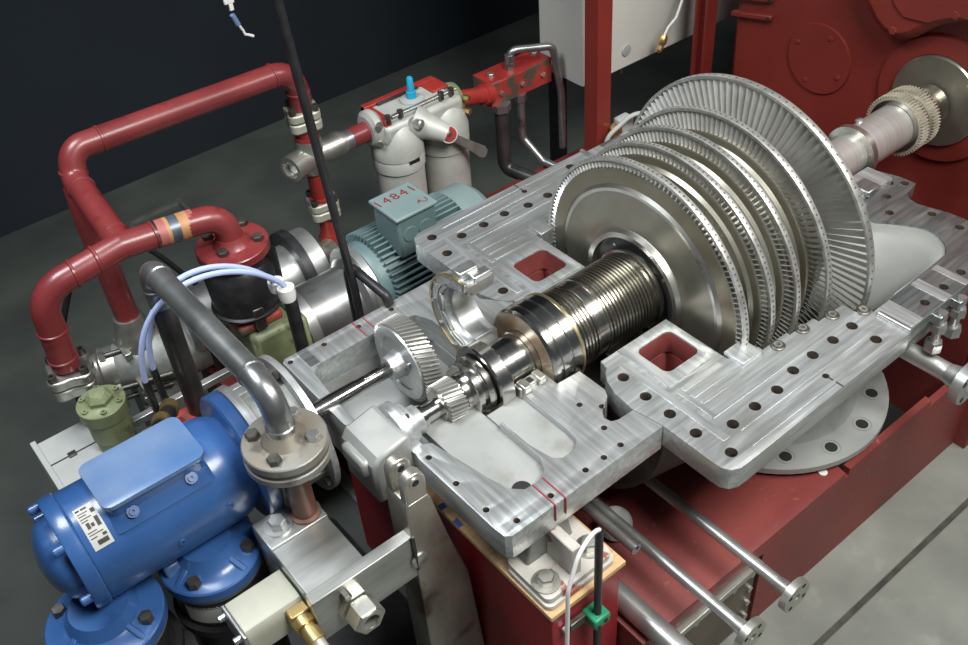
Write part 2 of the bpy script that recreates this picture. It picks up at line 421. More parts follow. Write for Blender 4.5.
sh.lathe([(0, .46), (.25, .50), (.76, .54), (.76, .52), (.25, .48), (0, .44), (0, .46)], (-.83, 0, -.06), XA, 48, False)
# keep lower half of the shell only
sh2 = MB(); keep = [i for i, v in enumerate(sh.v) if v.z <= -.0599]; mp_ = {i: k for k, i in enumerate(keep)}
sh2.v = [sh.v[i] for i in keep]; sh2.f = [tuple(mp_[i] for i in f_) for f_ in sh.f if all(i in mp_ for i in f_)]
put('casing_shell', sh2, 'shaded_iron', C)
put('end_wall', MB().sweep([(.455 * math.cos(PI + PI * i / 16), -.065 + .45 * math.sin(PI + PI * i / 16)) for i in range(17)], (-.828, 0, 0), YA, ZA, XA, .02), 'shaded_iron', C)
mb = MB()
for i in range(7):
    x = -.44 + i * .055; mb.box(x, x + .012, -.60, -.50, -.19, -.083)
put('stiffening_ribs', mb, 'shaded_iron', C)
# exhaust outlet flange resting above the base
ef = MB().lathe([(0, .26), (0, .402), (.022, .402), (.022, .30), (.10, .27), (.25, .25), (.25, .22), (0, .26)], (-.06, -.24, -.53), ZA, 64, False)
efo = put('outlet_flange', ef, 'pale_paint', C, label='pale round outlet flange with bolt holes')
put('outlet_duct', MB().lathe([(0, .25), (.42, .25)], (-.06, -.24, -.95), ZA, 48, False), 'shaded_iron', C)
hm = MB().lathe([(0, .020), (.0012, .020)], (0, 0, 0), ZA, 18).mesh('flange_hole')
sm = MB().tubering((0, 0, 0), (0, 0, .0006), .031, .028, 24).mesh('spot_face')
for p in ringpts((-.06, -.24, -.508), ZA, .347, 14, .19):
    put('flange_hole', hm, 'dark_void', efo, loc=p + Vector((0, 0, .0001))); put('spot_face', sm, 'cast_side', efo, loc=p)

# ================================================================== exhaust casing (right end)
EX = thing('exhaust_casing', 'polished lower exhaust casing beyond the largest bladed disc', 'exhaust casing', (.25, 0, -.5))
for sg in (-1, 1):
    out = [(-.057, -.555), (.236, -.548), (.30, -.546), (.334, -.543), (.36, -.53), (.381, -.511), (.402, -.48), (.410, -.453), (.407, -.42), (.393, -.393), (.37, -.351), (.33, -.30), (.31, -.20), (.31, -.13), (.58, -.13), (.60, -.20), (.604, -.262), (.575, -.268), (.535, -.275), (.512, -.295), (.503, -.334), (.515, -.38), (.530, -.43), (.535, -.50), (.525, -.57), (.49, -.625), (.43, -.66), (.37, -.668), (-.057, -.672)]
    H = [circ(x, -y, .014) for x, y in ((.083, .631), (.185, .628), (.283, .624), (.483, .496), (.486, .397), (.397, .300), (.471, .240), (.579, .236), (.545, .20), (.42, .60))]
    if sg > 0: out = [(x, -y) for x, y in out]; H = [[(x, -y) for x, y in h] for h in H]
    fp = put('joint_flange', plate('joint_flange', out, H, -.055, -.004, .004, ('machined_dark',)), 'machined_dark', EX)
    q = lambda y0, y1: (min(sg * y0, sg * y1), max(sg * y0, sg * y1))
    for x0, x1 in ((-.055, .018), (.125, .165), (.235, .262)):
        put('scraped_band', MB().box(x0, x1, *q(.556, .667), -.005, -.0015), 'machined_y', fp, bev=.001)
    put('joint_pin', MB().cyl((-.060, sg * .575, .003), (-.060, sg * .678, .003), .009, n=14), 'bolt_light', EX)
    # deflector: pale sheet wall filling the exhaust opening, sloping down towards the disc
    ring_ = [(.075, -.545), (.236, -.549), (.30, -.547), (.334, -.544), (.36, -.531), (.381, -.512), (.402, -.481), (.411, -.453), (.408, -.42), (.394, -.392), (.37, -.35), (.33, -.298), (.31, -.20), (.31, -.14)]
    inn = [(.065, -.545 + .405 * i / 13, -.03 - .20 * math.sin(PI * .5 * min(1, i / 6))) for i in range(14)]
    mb = MB(); kk = 5
    for r_i in range(kk + 1):
        t_ = r_i / kk
        for (ox, oy), (ix, iy, iz) in zip(ring_, inn):
            mb.v.append(Vector((ox + (ix - ox) * t_, sg * -(oy + (iy - oy) * t_) * -1, -.018 + (iz + .018) * t_ ** 1.6)))
    for r_i in range(kk):
        for i in range(13): mb.f.append((r_i * 14 + i, r_i * 14 + i + 1, (r_i + 1) * 14 + i + 1, (r_i + 1) * 14 + i))
    for v_ in mb.v: v_.y = -abs(v_.y) if sg < 0 else abs(v_.y)
    o = put('deflector', mb, 'sheet_grey', EX); sol = o.modifiers.new('solid', 'SOLIDIFY'); sol.thickness = .004
    put('bearing_seat', MB().box(.36, .56, *q(.10, .20), -.16, .012), 'machined_y', EX, bev=.006)
    put('bearing_lug', MB().box(.40, .47, *q(.145, .215), .010, .030), 'machined_dark', EX, bev=.006)
hood = MB()
kk = 24
prof = [(-.05, .64), (.15, .64), (.35, .62), (.47, .56), (.51, .45), (.51, .14)]
for x, r in prof:
    for i in range(kk + 1):
        a = PI + PI * i / kk; hood.v.append(Vector((x, r * math.cos(a), -.05 + r * .75 * math.sin(a))))
for j in range(len(prof) - 1):
    for i in range(kk): hood.f.append((j * (kk + 1) + i, j * (kk + 1) + i + 1, (j + 1) * (kk + 1) + i + 1, (j + 1) * (kk + 1) + i))
o = put('hood', hood, 'cast_side', EX); sol = o.modifiers.new('solid', 'SOLIDIFY'); sol.thickness = .014; sol.offset = 1
for (x, y) in ((.085, -.69), (.185, -.69)):
    st = put('stud', MB().cyl((x, y, -.14), (x, y, -.005), .013, n=16), 'bolt_light', EX)
    put('nut', MB().hexa((x, y, -.15), ZA, .027, .034), 'bolt_light', st)
    put('nut', MB().hexa((x, y, -.075), ZA, .024, .03), 'bolt_light', st)
    put('stud_ear', MB().box(x - .022, x + .022, y - .01, -.66, -.045, -.012), 'machined_dark', EX, bev=.004)

# ================================================================== gearbox lower half
G = thing('gearbox_casing', 'open lower half of the gearbox casing with pale painted pockets', 'gearbox casing', (-1.2, 0, -.3))
gout = [(-1.45, .458), (-1.036, .458), (-.84, .458), (-.852, .36), (-.86, .28), (-.80, .20), (-.80, .155), (-.935, .155), (-.935, .085), (-1.04, .085), (-1.04, .12), (-1.028, .20), (-1.028, .30), (-1.05, .355), (-1.10, .372), (-1.385, .372), (-1.415, .35), (-1.43, .20), (-1.43, .085), (-1.39, .075), (-1.38, -.10),
        (-1.383, -.117), (-1.378, -.42), (-1.374, -.452), (-1.36, -.463), (-1.34, -.4635), (-.838, -.4585), (-.853, -.366), (-.907, -.364), (-.925, -.356), (-.930, -.335), (-.918, -.315), (-.868, -.283), (-.855, -.261), (-.856, -.16), (-.935, -.155), (-.935, -.085), (-1.03, -.085), (-1.03, -.30), (-1.035, -.34), (-1.06, -.362), (-1.105, -.364), (-1.125, -.345), (-1.14, -.27), (-1.14, -.16), (-1.147, -.16), (-1.147, -.325), (-1.165, -.362), (-1.20, -.379), (-1.245, -.376), (-1.27, -.35), (-1.286, -.30), (-1.325, -.095),
        (-1.345, -.082), (-1.36, .07), (-1.44, .07), (-1.461, .12), (-1.461, .447)]
gh = [circ(x, y, .0085, 14) for x, y in ((-1.443, .435), (-1.329, .433), (-1.209, .430), (-1.090, .427), (-1.361, -.130), (-1.361, -.246), (-1.357, -.361), (-1.322, -.436), (-1.210, -.434), (-1.090, -.432), (-1.027, -.433), (-.965, -.431), (-.945, -.255), (-.905, -.30), (-.955, -.36))]
gp = put('joint_flange', plate('joint_flange', gout, gh, -.088, 0, .003, ('machined_y',)), 'machined_y', G)
put('pocket_wall', MB().box(-1.46, -1.02, .371, .385, -.17, -.088).box(-1.46, -1.445, .05, .385, -.17, -.088).box(-1.03, -1.015, .10, .385, -.17, -.088), 'pale_paint', G)
put('pocket_floor', MB().prism([(-1.455, .0), (-1.455, .372), (-1.02, .372), (-1.02, .0)], -.17, -.15), 'pale_paint', G)
put('pocket_floor', MB().box(-1.30, -1.143, -.39, .05, -.06, -.030), 'pale_paint', G)
put('pocket_floor', MB().box(-1.143, -1.02, -.37, -.10, -.055, -.022), 'pale_paint', G)
put('pocket_hole', MB().cyl((-1.235, -.352, -.0295), (-1.235, -.352, -.028), .026), 'dark_void', G)
put('body', MB().box(-1.25, -.90, -.36, -.02, -.20, -.088).box(-1.42, -.86, .02, .40, -.22, -.171), 'cast_side', G)
put('foot_rib', MB().sweep([(0, 0), (.16, 0), (.13, .15), (.02, .15)], (-1.30, -.44, -.21), (1, 0, 0), ZA, YA, .05), 'cast_side', G, bev=.006)
for x0 in (-1.222, -1.188):
    put('marking_line', MB().box(x0 - .0022, x0 + .0022, -.463, -.378, -.001, .0008).box(x0 - .0022, x0 + .0022, -.4655, -.463, -.06, .0008), 'marker_red', gp)
for x0 in (-1.214, -1.177):
    put('marking_line', MB().box(x0 - .0018, x0 + .0018, .375, .457, -.001, .0008), 'marker_red', gp)
put('scraped_band', MB().box(-1.41, -1.378, .374, .457, -.001, .0010), 'machined_dark', gp)
put('bearing_seat', MB().box(-1.035, -.945, -.118, -.085, -.03, .014), 'zinc', G, bev=.004)
put('seat_lug', MB().box(-1.03, -1.005, -.130, -.09, .0, .024), 'zinc', G, bev=.004)
put('seat_lug', MB().box(-.975, -.95, -.130, -.09, .0, .024), 'zinc', G, bev=.004)
put('seat_slot', MB().box(-.998, -.982, -.112, -.092, .0138, .0148), 'dark_void', G)
put('bearing_seat', MB().box(-1.03, -.945, .085, .12, -.02, .012), 'zinc', G, bev=.004)

# end bearing housing on the left end of the rotor
HB = thing('pinion_bearing_housing', 'small grey cast housing holding the left end of the rotor shaft', 'bearing housing', (-1.44, -.03, -.12))
put('body', MB().sweep([(0, -.12), (.10, -.13), (.125, -.06), (.125, .050), (.112, .064), (.02, .045), (0, .02)], (-1.50, -.085, 0), XA, ZA, YA, .16), 'gear_paint', HB, bev=.014)
put('flange', MB().lathe([(0, .082), (.012, .086), (.03, .086), (.034, .070), (.05, .068), (.052, .045), (.085, .043), (.085, .036)], (-1.385, 0, 0), XA, 40), 'machined_y', HB)
put('mounting_pad', MB().box(-1.518, -1.47, -.06, .05, -.03, .025), 'gear_paint', HB, bev=.012)
bolts(HB, [(-1.352, .0765 * math.cos(a), .0765 * math.sin(a)) for a in (.6, 2.0, 3.4, 4.8)], XA, .008, .006, 'bolt_dark')

# ================================================================== turbine rotor
RT = thing('turbine_rotor', 'steel turbine rotor with five bladed discs lying in the open casing', 'turbine rotor', (-.2, 0, -.5))
def gear_mesh(x0, x1, rr, rt, n, twist=0, mat_duty=.5, seg=5, cy=0, cz=0):
    mb = MB(); k = n * 4
    for s_ in range(seg + 1):
        x = x0 + (x1 - x0) * s_ / seg; tw = twist * s_ / seg
        for i in range(n):
            for f_, r in ((0, rr), (.22, rt), (.50, rt), (.72, rr)):
                a = 2 * PI * (i + f_) / n + tw; mb.v.append(Vector((x, cy + r * math.cos(a), cz + r * math.sin(a))))
    for s_ in range(seg):
        for i in range(k): mb.f.append((s_ * k + i, s_ * k + (i + 1) % k, (s_ + 1) * k + (i + 1) % k, (s_ + 1) * k + i))
    mb.f.append(tuple(reversed(range(k)))); mb.f.append(tuple(seg * k + i for i in range(k)))
    return mb
put('shaft', MB().lathe([(-1.42, .0), (-1.42, .030), (-1.33, .030), (-1.33, .034), (-1.285, .034), (-1.285, .027), (-1.235, .027), (-1.235, .045), (-1.165, .045), (-1.165, .055), (-1.145, .056), (-1.145, .076), (-1.142, .079), (-1.128, .079), (-1.126, .071), (-1.116, .071), (-1.114, .083), (-1.110, .086), (-1.094, .086), (-1.091, .066), (-1.085, .066)], (0, 0, 0), XA, 64, False), 'rotor_steel', RT)
put('pinion', gear_mesh(-1.228, -1.170, .049, .061, 28, .20), 'gear_steel', RT)
put('thrust_collar', MB().lathe([(-1.088, .05), (-1.088, .105), (-1.084, .109), (-1.046, .109), (-1.042, .105), (-1.042, .07)], (0, 0, 0), XA, 72), 'rotor_steel', RT)
put('journal', MB().lathe([(-1.045, .076), (-.945, .076), (-.943, .080), (-.925, .080)], (0, 0, 0), XA, 64, False), 'rotor_steel', RT)
sr = put('seal_ring', MB().lathe([(-.925, .06), (-.925, .134), (-.918, .141), (-.905, .141), (-.903, .136), (-.893, .136), (-.891, .141), (-.862, .141), (-.860, .135), (-.852, .135), (-.850, .139), (-.815, .139), (-.812, .10)], (0, 0, 0), XA, 72, False), 'rotor_steel', RT)
put('stained_face', MB().lathe([(-.9262, .082), (-.9262, .133)], (0, 0, 0), XA, 64, False), 'oxide_brown', sr)
put('edge_ring', MB().lathe([(-.820, .138), (-.820, .1408), (-.811, .1408), (-.811, .12)], (0, 0, 0), XA, 72, False), 'gold_edge', sr)
prof = [(-.815, .112)]
x = -.806; i = 0
while x < -.512:
    if i in (6, 7, 8): prof += [(x, .1215), (x + .0122, .1215)]
    else: prof += [(x, .118), (x + .0014, .1255), (x + .0070, .1255), (x + .0084, .118)]
    x += .0124; i += 1
prof += [(-.505, .112), (-.50, .132), (-.488, .134), (-.484, .118), (-.47, .116)]
put('labyrinth_drum', MB().lathe(prof, (0, 0, 0), XA, 72, False), 'fin_steel', RT)
put('drum_core', MB().lathe([(-.47, .24), (.02, .25), (.06, .22), (.16, .10), (.30, .075), (.62, .072), (.62, .082), (.86, .082), (.865, .066), (1.10, .066)], (0, 0, 0), XA, 64, False), 'shaft_steel', RT)
put('shaft_ring', MB().lathe([(.60, .07), (.60, .099), (.622, .101), (.622, .07)], (0, 0, 0), XA, 64, False), 'disc_band', RT)
put('shaft_ring', MB().lathe([(.33, .07), (.33, .115), (.40, .115), (.40, .07)], (0, 0, 0), XA, 64, False), 'rotor_steel', RT)
put('coupling_teeth', gear_mesh(.865, .905, .105, .117, 60), 'teeth_pale', RT)
put('coupling_teeth', gear_mesh(.935, .975, .105, .117, 60), 'teeth_pale', RT)
put('coupling_hub', MB().lathe([(.862, .05), (.862, .10), (.935, .098), (1.02, .098), (1.02, .085), (1.08, .085)], (0, 0, 0), XA, 64, False), 'fin_steel', RT)
put('set_screw', MB().lathe([(0, .014), (.012, .014), (.014, .010)], Vector((.70, .045, .066)), (0, .4, .7), 16), 'bolt_light', RT)
DX = [-.449, -.336, -.236, -.116, 0.0]; DR = [.412, .413, .4236, .440, .500]
RI = [.383, .378, .378, .372, .325]     # blade roots
SW = [.020, .020, .020, .022, .026]     # shroud width
NB = [150, 150, 150, 136, 118]
def blade_mesh(r0, r1, ch, th, x0, stag0, stag1, nsec=4):
    mb = MB()
    for s_ in range(nsec + 1):
        t = s_ / nsec; r = r0 + (r1 - r0) * t; st = stag0 + (stag1 - stag0) * t; c = ch * (1 - .18 * t); h = th * (1 - .35 * t)
        for (u, w) in ((-.5, 0), (-.2, .45), (.15, .5), (.5, .05), (.15, -.12), (-.2, -.12)):
            ax = u * c; ay = w * h * 1.6
            mb.v.append(Vector((x0 + ax * math.cos(st) - ay * math.sin(st), ax * math.sin(st) + ay * math.cos(st), r)))
    for s_ in range(nsec):
        for i in range(6): mb.f.append((s_ * 6 + i, s_ * 6 + (i + 1) % 6, s_ * 6 + 6 + (i + 1) % 6, s_ * 6 + 6 + i))
    mb.f.append((5, 4, 3, 2, 1, 0)); mb.f.append(tuple(nsec * 6 + i for i in range(6)))
    return mb
for k in range(5):
    r, ri, w = DR[k], RI[k], SW[k]; x0 = DX[k] - w * .55; xm = x0 + w / 2
    if k == 0:
        pf = [(-.475, .10), (-.475, .165), (-.478, .168), (-.490, .170), (-.492, .188), (-.478, .194), (-.474, .196), (-.470, .312), (-.470, .322), (-.462, .330), (x0, ri - .004), (x0 + .002, ri), (x0 + w + .006, ri), (x0 + w + .012, .33), (x0 + w + .03, .20)]
    else:
        pf = [(x0 - .010, .22), (x0 - .010, .30 if k < 4 else .26), (x0 - .018, .31 if k < 4 else .27), (x0 - .018, ri - .03), (x0 - .008, ri - .022), (x0 - .004, ri - .004), (x0 - .002, ri), (x0 + w + .004, ri), (x0 + w + .008, ri - .03), (x0 + w + .016, .26), (x0 + w + .026, .22)]
    D = put('disc', MB().lathe(pf, (0, 0, 0), XA, 128, False), 'disc_steel', RT)
    if k == 0:
        put('bright_band', MB().lathe([(-.4705, .3115), (-.4708, .322), (-.4622, .3315)], (0, 0, 0), XA, 128, False), 'disc_band', D)
        put('bright_band', MB().lathe([(-.492, .1705), (-.4928, .188), (-.4785, .1945)], (0, 0, 0), XA, 96, False), 'disc_band', D)
        put('tinted_web', MB().lathe([(-.4626, .3325), (x0 - .0006, ri - .005)], (0, 0, 0), XA, 128, False), 'disc_tint', D)
        put('dark_groove', MB().lathe([(-.4755, .118), (-.4755, .164)], (0, 0, 0), XA, 72, False), 'pipe_dark', D)
        bolts(D, [(-.474, .142 * math.cos(a), .142 * math.sin(a)) for a in (-.6, .9, 2.5, 4.2)], (-1, 0, 0), .006, .004, 'bolt_light')
    else:
        put('bright_band', MB().lathe([(x0 - .0186, ri - .052), (x0 - .0186, ri - .031), (x0 - .0085, ri - .0225)], (0, 0, 0), XA, 128, False), 'disc_band', D)
    if k: put('tinted_web', MB().lathe([(x0 - .0086, ri - .0215), (x0 - .0046, ri - .005)], (0, 0, 0), XA, 128, False), 'disc_tint', D)
    put('shroud', MB().lathe([(x0, r - .010), (x0, r - .001), (x0 + .002, r), (x0 + w - .002, r), (x0 + w, r - .001), (x0 + w, r - .010), (x0, r - .010)], (0, 0, 0), XA, 160, False), 'shroud', D)
    rv = MB()
    n = NB[k]
    for i in range(n):
        a = 2 * PI * i / n
        e = Vector((0, math.cos(a), math.sin(a)))
        rv.cyl(Vector((xm, 0, 0)) + e * (r - .001), Vector((xm, 0, 0)) + e * (r + .0008), .0036, n=6)
    put('rivets', rv, 'rivet', D, kind='stuff')
    if k >= 3:
        bm_ = blade_mesh(ri - .004, r - .008, .031 if k == 3 else .050, .0030 if k == 3 else .0042, xm, -.75 if k == 3 else -.80, -.85 if k == 3 else -.95).mesh('blade')
        for i in range(n):
            o = put('blade', bm_, 'blade_steel', D, loc=(0, 0, 0)); o.rotation_euler = (2 * PI * i / n, 0, 0)
    else:
        base = blade_mesh(ri - .003, r - .008, .024, .0045, xm, -.5, -.55, 1); ab = MB()
        for i in range(n):
            Rm = Matrix.Rotation(2 * PI * i / n, 3, 'X'); ab.add([Rm @ p for p in base.v], base.f)
        put('blades', ab, 'blade_steel', D, kind='stuff')

# ================================================================== gear wheel with drive shaft
GW = thing('helical_gear', 'helical gear wheel with long keyed shaft above the pale gearbox pocket', 'gear', (-1.3, .215, -.13))
gy = .215
put('toothed_rim', gear_mesh(-1.208, -1.150, .117, .130, 58, .16, cy=gy), 'gear_steel', GW)
put('web', MB().lathe([(-1.2095, .035), (-1.2095, .085), (-1.214, .088), (-1.214, .116), (-1.2085, .118)], (0, gy, 0), XA, 64, False), 'machined_y', GW)
put('hub', MB().lathe([(-1.25, .022), (-1.25, .036), (-1.225, .040), (-1.208, .044)], (0, gy, 0), XA, 40, False), 'machined_y', GW)
put('shaft', MB().lathe([(-1.60, .0), (-1.60, .024), (-1.36, .024), (-1.355, .022), (-1.12, .022), (-1.12, 0)], (0, gy, 0), XA, 36, False), 'rotor_steel', GW)
put('key', MB().box(-1.33, -1.25, gy - .012, gy - .002, .012, .024), 'fin_steel', GW, bev=.001)
put('web_pin', MB().lathe([(0, .008), (.008, .008), (.010, .005)], (-1.210, gy - .055, .03), (-1, 0, 0), 12), 'bolt_light', GW)
put('web_pin', MB().lathe([(0, .008), (.008, .008), (.010, .005)], (-1.210, gy + .035, -.05), (-1, 0, 0), 12), 'bolt_dark', GW)

# bearing half shell standing on the joint
BS = thing('bearing_half_shell', 'upright half bearing shell with gold rim resting on the joint behind the journal', 'bearing shell', (-1.02, .11, 0))
bc = (-1.055, .105, .142); A0, A1 = PI * .44, PI * 1.56
put('shell', MB().lathe([(0, .110), (0, .142), (.012, .142), (.012, .128), (.075, .128), (.075, .136), (.105, .136), (.105, .084), (.085, .084), (.085, .080), (.03, .080), (.03, .094), (.012, .094), (.012, .110), (0, .110)], bc, XA, 40, False, A0, A1), 'machined_y', BS)
put('lining', MB().lathe([(.031, .0795), (.084, .0795)], bc, XA, 40, False, A0, A1), 'bolt_light', BS)
put('rim', MB().lathe([(-.004, .136), (-.004, .1425), (.004, .1425), (.004, .136), (-.004, .136)], bc, XA, 48, False, A0, A1), 'gold_edge', BS)
u_, w_ = frame(XA)
for a in (A0, A1):
    d = u_ * math.cos(a) + w_ * math.sin(a); t_ = w_ * math.cos(a) - u_ * math.sin(a)
    c = Vector(bc)
    put('split_face', MB().sweep([(.03, .080), (.085, .080), (.105, .084), (.105, .134), (.075, .134), (.075, .126), (.012, .126), (.012, .14), (0, .14), (0, .11), (.012, .11), (.012, .094), (.03, .094)], c - t_ * .004, XA, d, t_, .008), 'bolt_light', BS, bev=.001)
for i in range(5):
    a = PI * (.6 + .2 * i); d = u_ * math.cos(a) + w_ * math.sin(a)
    put('pad_screw', MB().box(-.004, .004, -.006, .006, -.004, .004), 'bolt_light', BS, loc=Vector(bc) + d * .125 + Vector((-.004, 0, 0)))
    put('thrust_pad', MB().sweep([(-.030, .095), (.030, .095), (.032, .109), (-.032, .109)], Vector(bc) + Vector((.002, 0, 0)), w_ * math.cos(a) - u_ * math.sin(a), d, XA, .012), 'bolt_light', BS, bev=.002)
# loose pad fragments on top of the shell
put('pad_segment', MB().box(-1.05, -.985, .10, .135, .272, .300).box(-1.02, -.96, .075, .105, .262, .285), 'bolt_light', BS, bev=.004)

# ================================================================== pedestal, shim, foot plate
solo('pedestal', MB().box(-1.33, -1.09, -.565, .46, FLOOR, -.262), 'red_pedestal', 'deep red steel pedestal under the left end of the gearbox', 'pedestal', bev=.004)
sh_ = thing('wooden_shim', 'tan wooden shim board between red pedestal and gearbox foot', 'shim', (-1.22, -.05, -.262))
put('board', MB().box(-1.34, -1.08, -.575, .46, -.262, -.246), 'wood', sh_, bev=.001)
put('ink_mark', MB().box(-1.341, -1.325, -.20, -.17, -.2462, -.2452).box(-1.341, -1.32, -.12, -.10, -.2462, -.2452), 'marker_blue', sh_)
FP = thing('foot_plate', 'chipped white foot plate with two hex bolts on the red pedestal', 'foot plate', (-1.22, -.48, -.246))
put('packing_plate', plate('packing_plate', rrect(-1.335, -1.10, -.56, -.39, .02), [], -.246, -.228, .002), 'white_worn', FP)
put('sole_plate', plate('sole_plate', rrect(-1.33, -1.105, -.552, -.385, .02), [], -.228, -.208, .003), 'white_worn', FP)
put('web', MB().box(-1.235, -1.205, -.54, -.44, -.209, -.10), 'white_worn', FP, bev=.004)
bolts(FP, [(-1.295, -.505, -.208), (-1.14, -.50, -.208)], ZA, .024, .024, 'zinc', washer=True)

# probe rod with green clip and white cable
PR = thing('probe_rod', 'black probe rod held by a green clip on the pedestal corner', 'probe rod', (-1.205, -.60, -.45))
put('rod', MB().cyl((-1.205, -.60, -.62), (-1.205, -.60, .02), .0105, n=18), 'black_paint', PR)
put('clip', MB().box(-1.232, -1.178, -.622, -.566, -.365, -.325), 'green_clip', PR, bev=.006)
put('clip_arm', MB().box(-1.285, -1.225, -.585, -.566, -.36, -.33), 'bolt_dark', PR, bev=.004)
bolts(PR, [(-1.29, -.575, -.345)], (-1, 0, 0), .012, .014, 'bolt_light')
put('clip_screw', MB().cyl((-1.196, -.6225, -.345), (-1.196, -.624, -.345), .007, n=12).cyl((-1.220, -.6225, -.352), (-1.220, -.624, -.352), .006, n=12), 'dark_void', PR)
solo('sensor_cable', MB().tube(fillet([(-1.207, -.602, .026), (-1.235, -.610, .052), (-1.295, -.625, .035), (-1.338, -.635, -.06), (-1.348, -.64, -.27), (-1.345, -.65, -.60), (-1.35, -.70, -.992)], .06), .0055, 10), 'white_plastic', 'thin white cable hanging from the black probe rod', 'cable')

# ================================================================== drain pipes through the base side
def drain(name, x, z, y0, y1, r, fr, label, cat='pipe', m='pipe_silver', ft=.022):
    t = thing(name, label, cat, (x, (y0 + y1) / 2, z - r))
    put('pipe', MB().cyl((x, y0, z), (x, y1, z), r, n=24), m, t)
    put('neck', MB().lathe([(0, r), (.03, r * 1.25), (.05, r * 1.5)], (x, y1 + .045, z), (0, -1, 0), 24), m, t)
    f = put('flange', MB().tubering((x, y1, z), (x, y1 - ft, z), fr, r * .7, 36), 'zinc' if fr < .06 else 'pipe_silver', t)
    hm2 = MB().cyl((0, 0, 0), (0, -.0008, 0), fr * .14, n=12).mesh('bolt_hole')
    for p in ringpts((x, y1 - ft, z), YA, fr * .74, 4, .6): put('bolt_hole', hm2, 'dark_void', f, loc=p)
    put('bore', MB().cyl((x, y1 - ft * .3, z), (x, y1 - ft * .4, z), r * .7, n=20), 'dark_void', f)
    return t
drain('drain_pipe', -.742, -.40, -.22, -.862, .0175, .052, 'long thin drain pipe with round flange, the one further from the pedestal')
drain('drain_pipe', -.922, -.40, -.28, -.862, .0175, .050, 'long thin drain pipe with round flange passing under the short open stub')
drain('outlet_pipe', .082, -.20, -.56, -.80, .030, .068, 'thicker grey pipe stub with flange at the right end of the casing', ft=.03)
t = thing('open_stub_pipe', 'short open-ended pipe stub above a drain pipe near the pedestal', 'pipe', (-.985, -.45, -.36))
put('pipe', MB().tubering((-.985, -.30, -.335), (-.985, -.525, -.335), .017, .012, 20), 'pipe_silver', t)
solo('wide_pipe', MB().tubering((-1.035, -.40, -.513), (-1.035, -.90, -.513), .035, .030, 24), 'pipe_silver', 'wide pale pipe lying low beside the pedestal at the bottom edge', 'pipe')
t = thing('round_cover', 'small grey round cover plate standing in the dark under the gearbox', 'cover', (-.87, -.33, -.55))
put('disc', MB().lathe([(0, 0), (0, .050), (.010, .053), (.014, .045), (.014, .0)], (-.87, -.33, -.51), (-.3, -.5, .7), 36), 'cast_side', t)
put('post', MB().cyl((-.87, -.325, -.55), (-.87, -.33, -.51), .012), 'cast_side', t)

# ================================================================== coupling guard between pump motor and gear shaft
y_ = .215
BH = thing('bell_housing', 'grey open bell housing with round flange between blue motor and gear shaft', 'bell housing', (-1.62, y_, -.2))
put('flange', MB().tubering((-1.566, y_, 0), (-1.548, y_, 0), .205, .10, 64), 'machined_y', BH)
put('flange', MB().tubering((-1.705, y_, 0), (-1.680, y_, 0), .184, .11, 64), 'machined_y', BH, label='pale adapter ring against the blue motor')
for a in (.35, 1.25, 2.4, 3.6, 4.9, 5.7):
    d = Vector((0, math.cos(a), math.sin(a))); tt = Vector((0, -math.sin(a), math.cos(a))); c = Vector((-1.683, y_, 0))
    put('rib', MB().sweep([(-.022, .135), (.022, .135), (.022, .165), (-.022, .165)], c, tt, d, XA, .12), 'cast_side', BH, bev=.003)
put('guard_shell', MB().lathe([(0, .150), (.12, .165), (.12, .155), (0, .140), (0, .150)], (-1.683, y_, 0), XA, 40, False, -2.2, .5), 'cast_side', BH)
bolts(BH, ringpts((-1.566, y_, 0), XA, .186, 6, .5), (-1, 0, 0), .013, .014, 'bolt_dark')
solo('shade_tray', plate('shade_tray', rrect(-1.76, -1.37, -.05, .62, .03), [], FLOOR, FLOOR + .05, .004), 'black_paint', 'added black tray in place of floor shade below the bell housing', 'tray')  # added black tray; stands in for shade on the floor
CP = thing('shaft_coupling', 'rust-stained shaft coupling inside the open bell housing', 'coupling', (-1.62, y_, -.07))
put('hub', MB().lathe([(0, .0), (0, .05), (.03, .05), (.03, .072), (.05, .075), (.075, .072), (.075, .05), (.10, .05), (.10, .0)], (-1.70, y_, 0), XA, 36, False), 'flange_rust', CP)
put('spider', MB().lathe([(.045, .0765), (.055, .0765)], (-1.70, y_, 0), XA, 36, False), 'brown_pipe', CP)

# ================================================================== blue pump motor
BM = thing('pump_motor', 'glossy blue oil pump motor with flat raised top panel', 'motor', (-1.95, y_, -.15))
bd = MB().lathe([(-2.165, .10), (-2.165, .146), (-2.16, .148), (-1.80, .148), (-1.775, .142), (-1.745, .125), (-1.735, .125)], (0, y_, 0), XA, 72)
put('body', bd, 'blue_paint', BM)
put('end_ring', MB().lathe([(-2.205, .09), (-2.205, .150), (-2.200, .153), (-2.170, .153), (-2.166, .150), (-2.166, .09)], (0, y_, 0), XA, 72), 'blue_paint', BM)
dm = [(-2.204, .112)] + [(-2.215 - .055 * math.sin(i / 8 * PI / 2), .110 * math.cos(i / 8 * PI / 2)) for i in range(9)]
put('end_dome', MB().lathe(dm, (0, y_, 0), XA, 48, False), 'blue_paint', BM)
put('flange', MB().lathe([(-1.745, .10), (-1.745, .176), (-1.74, .182), (-1.712, .182), (-1.706, .178), (-1.706, .10)], (0, y_, 0), XA, 72), 'blue_paint', BM)
for a in (.15, 1.0, 2.2, 3.3, 4.3, 5.3):
    put('screw', MB().lathe([(0, .012), (.022, .012), (.026, .009)], (-2.204, y_ + .138 * math.cos(a), .138 * math.sin(a)), (-1, 0, 0), 18), 'blue_paint', BM)
pb = MB()
pts_lo = rrect(-2.105, -1.822, .095, .305, .03); pts_hi = rrect(-2.088, -1.836, .118, .282, .026)
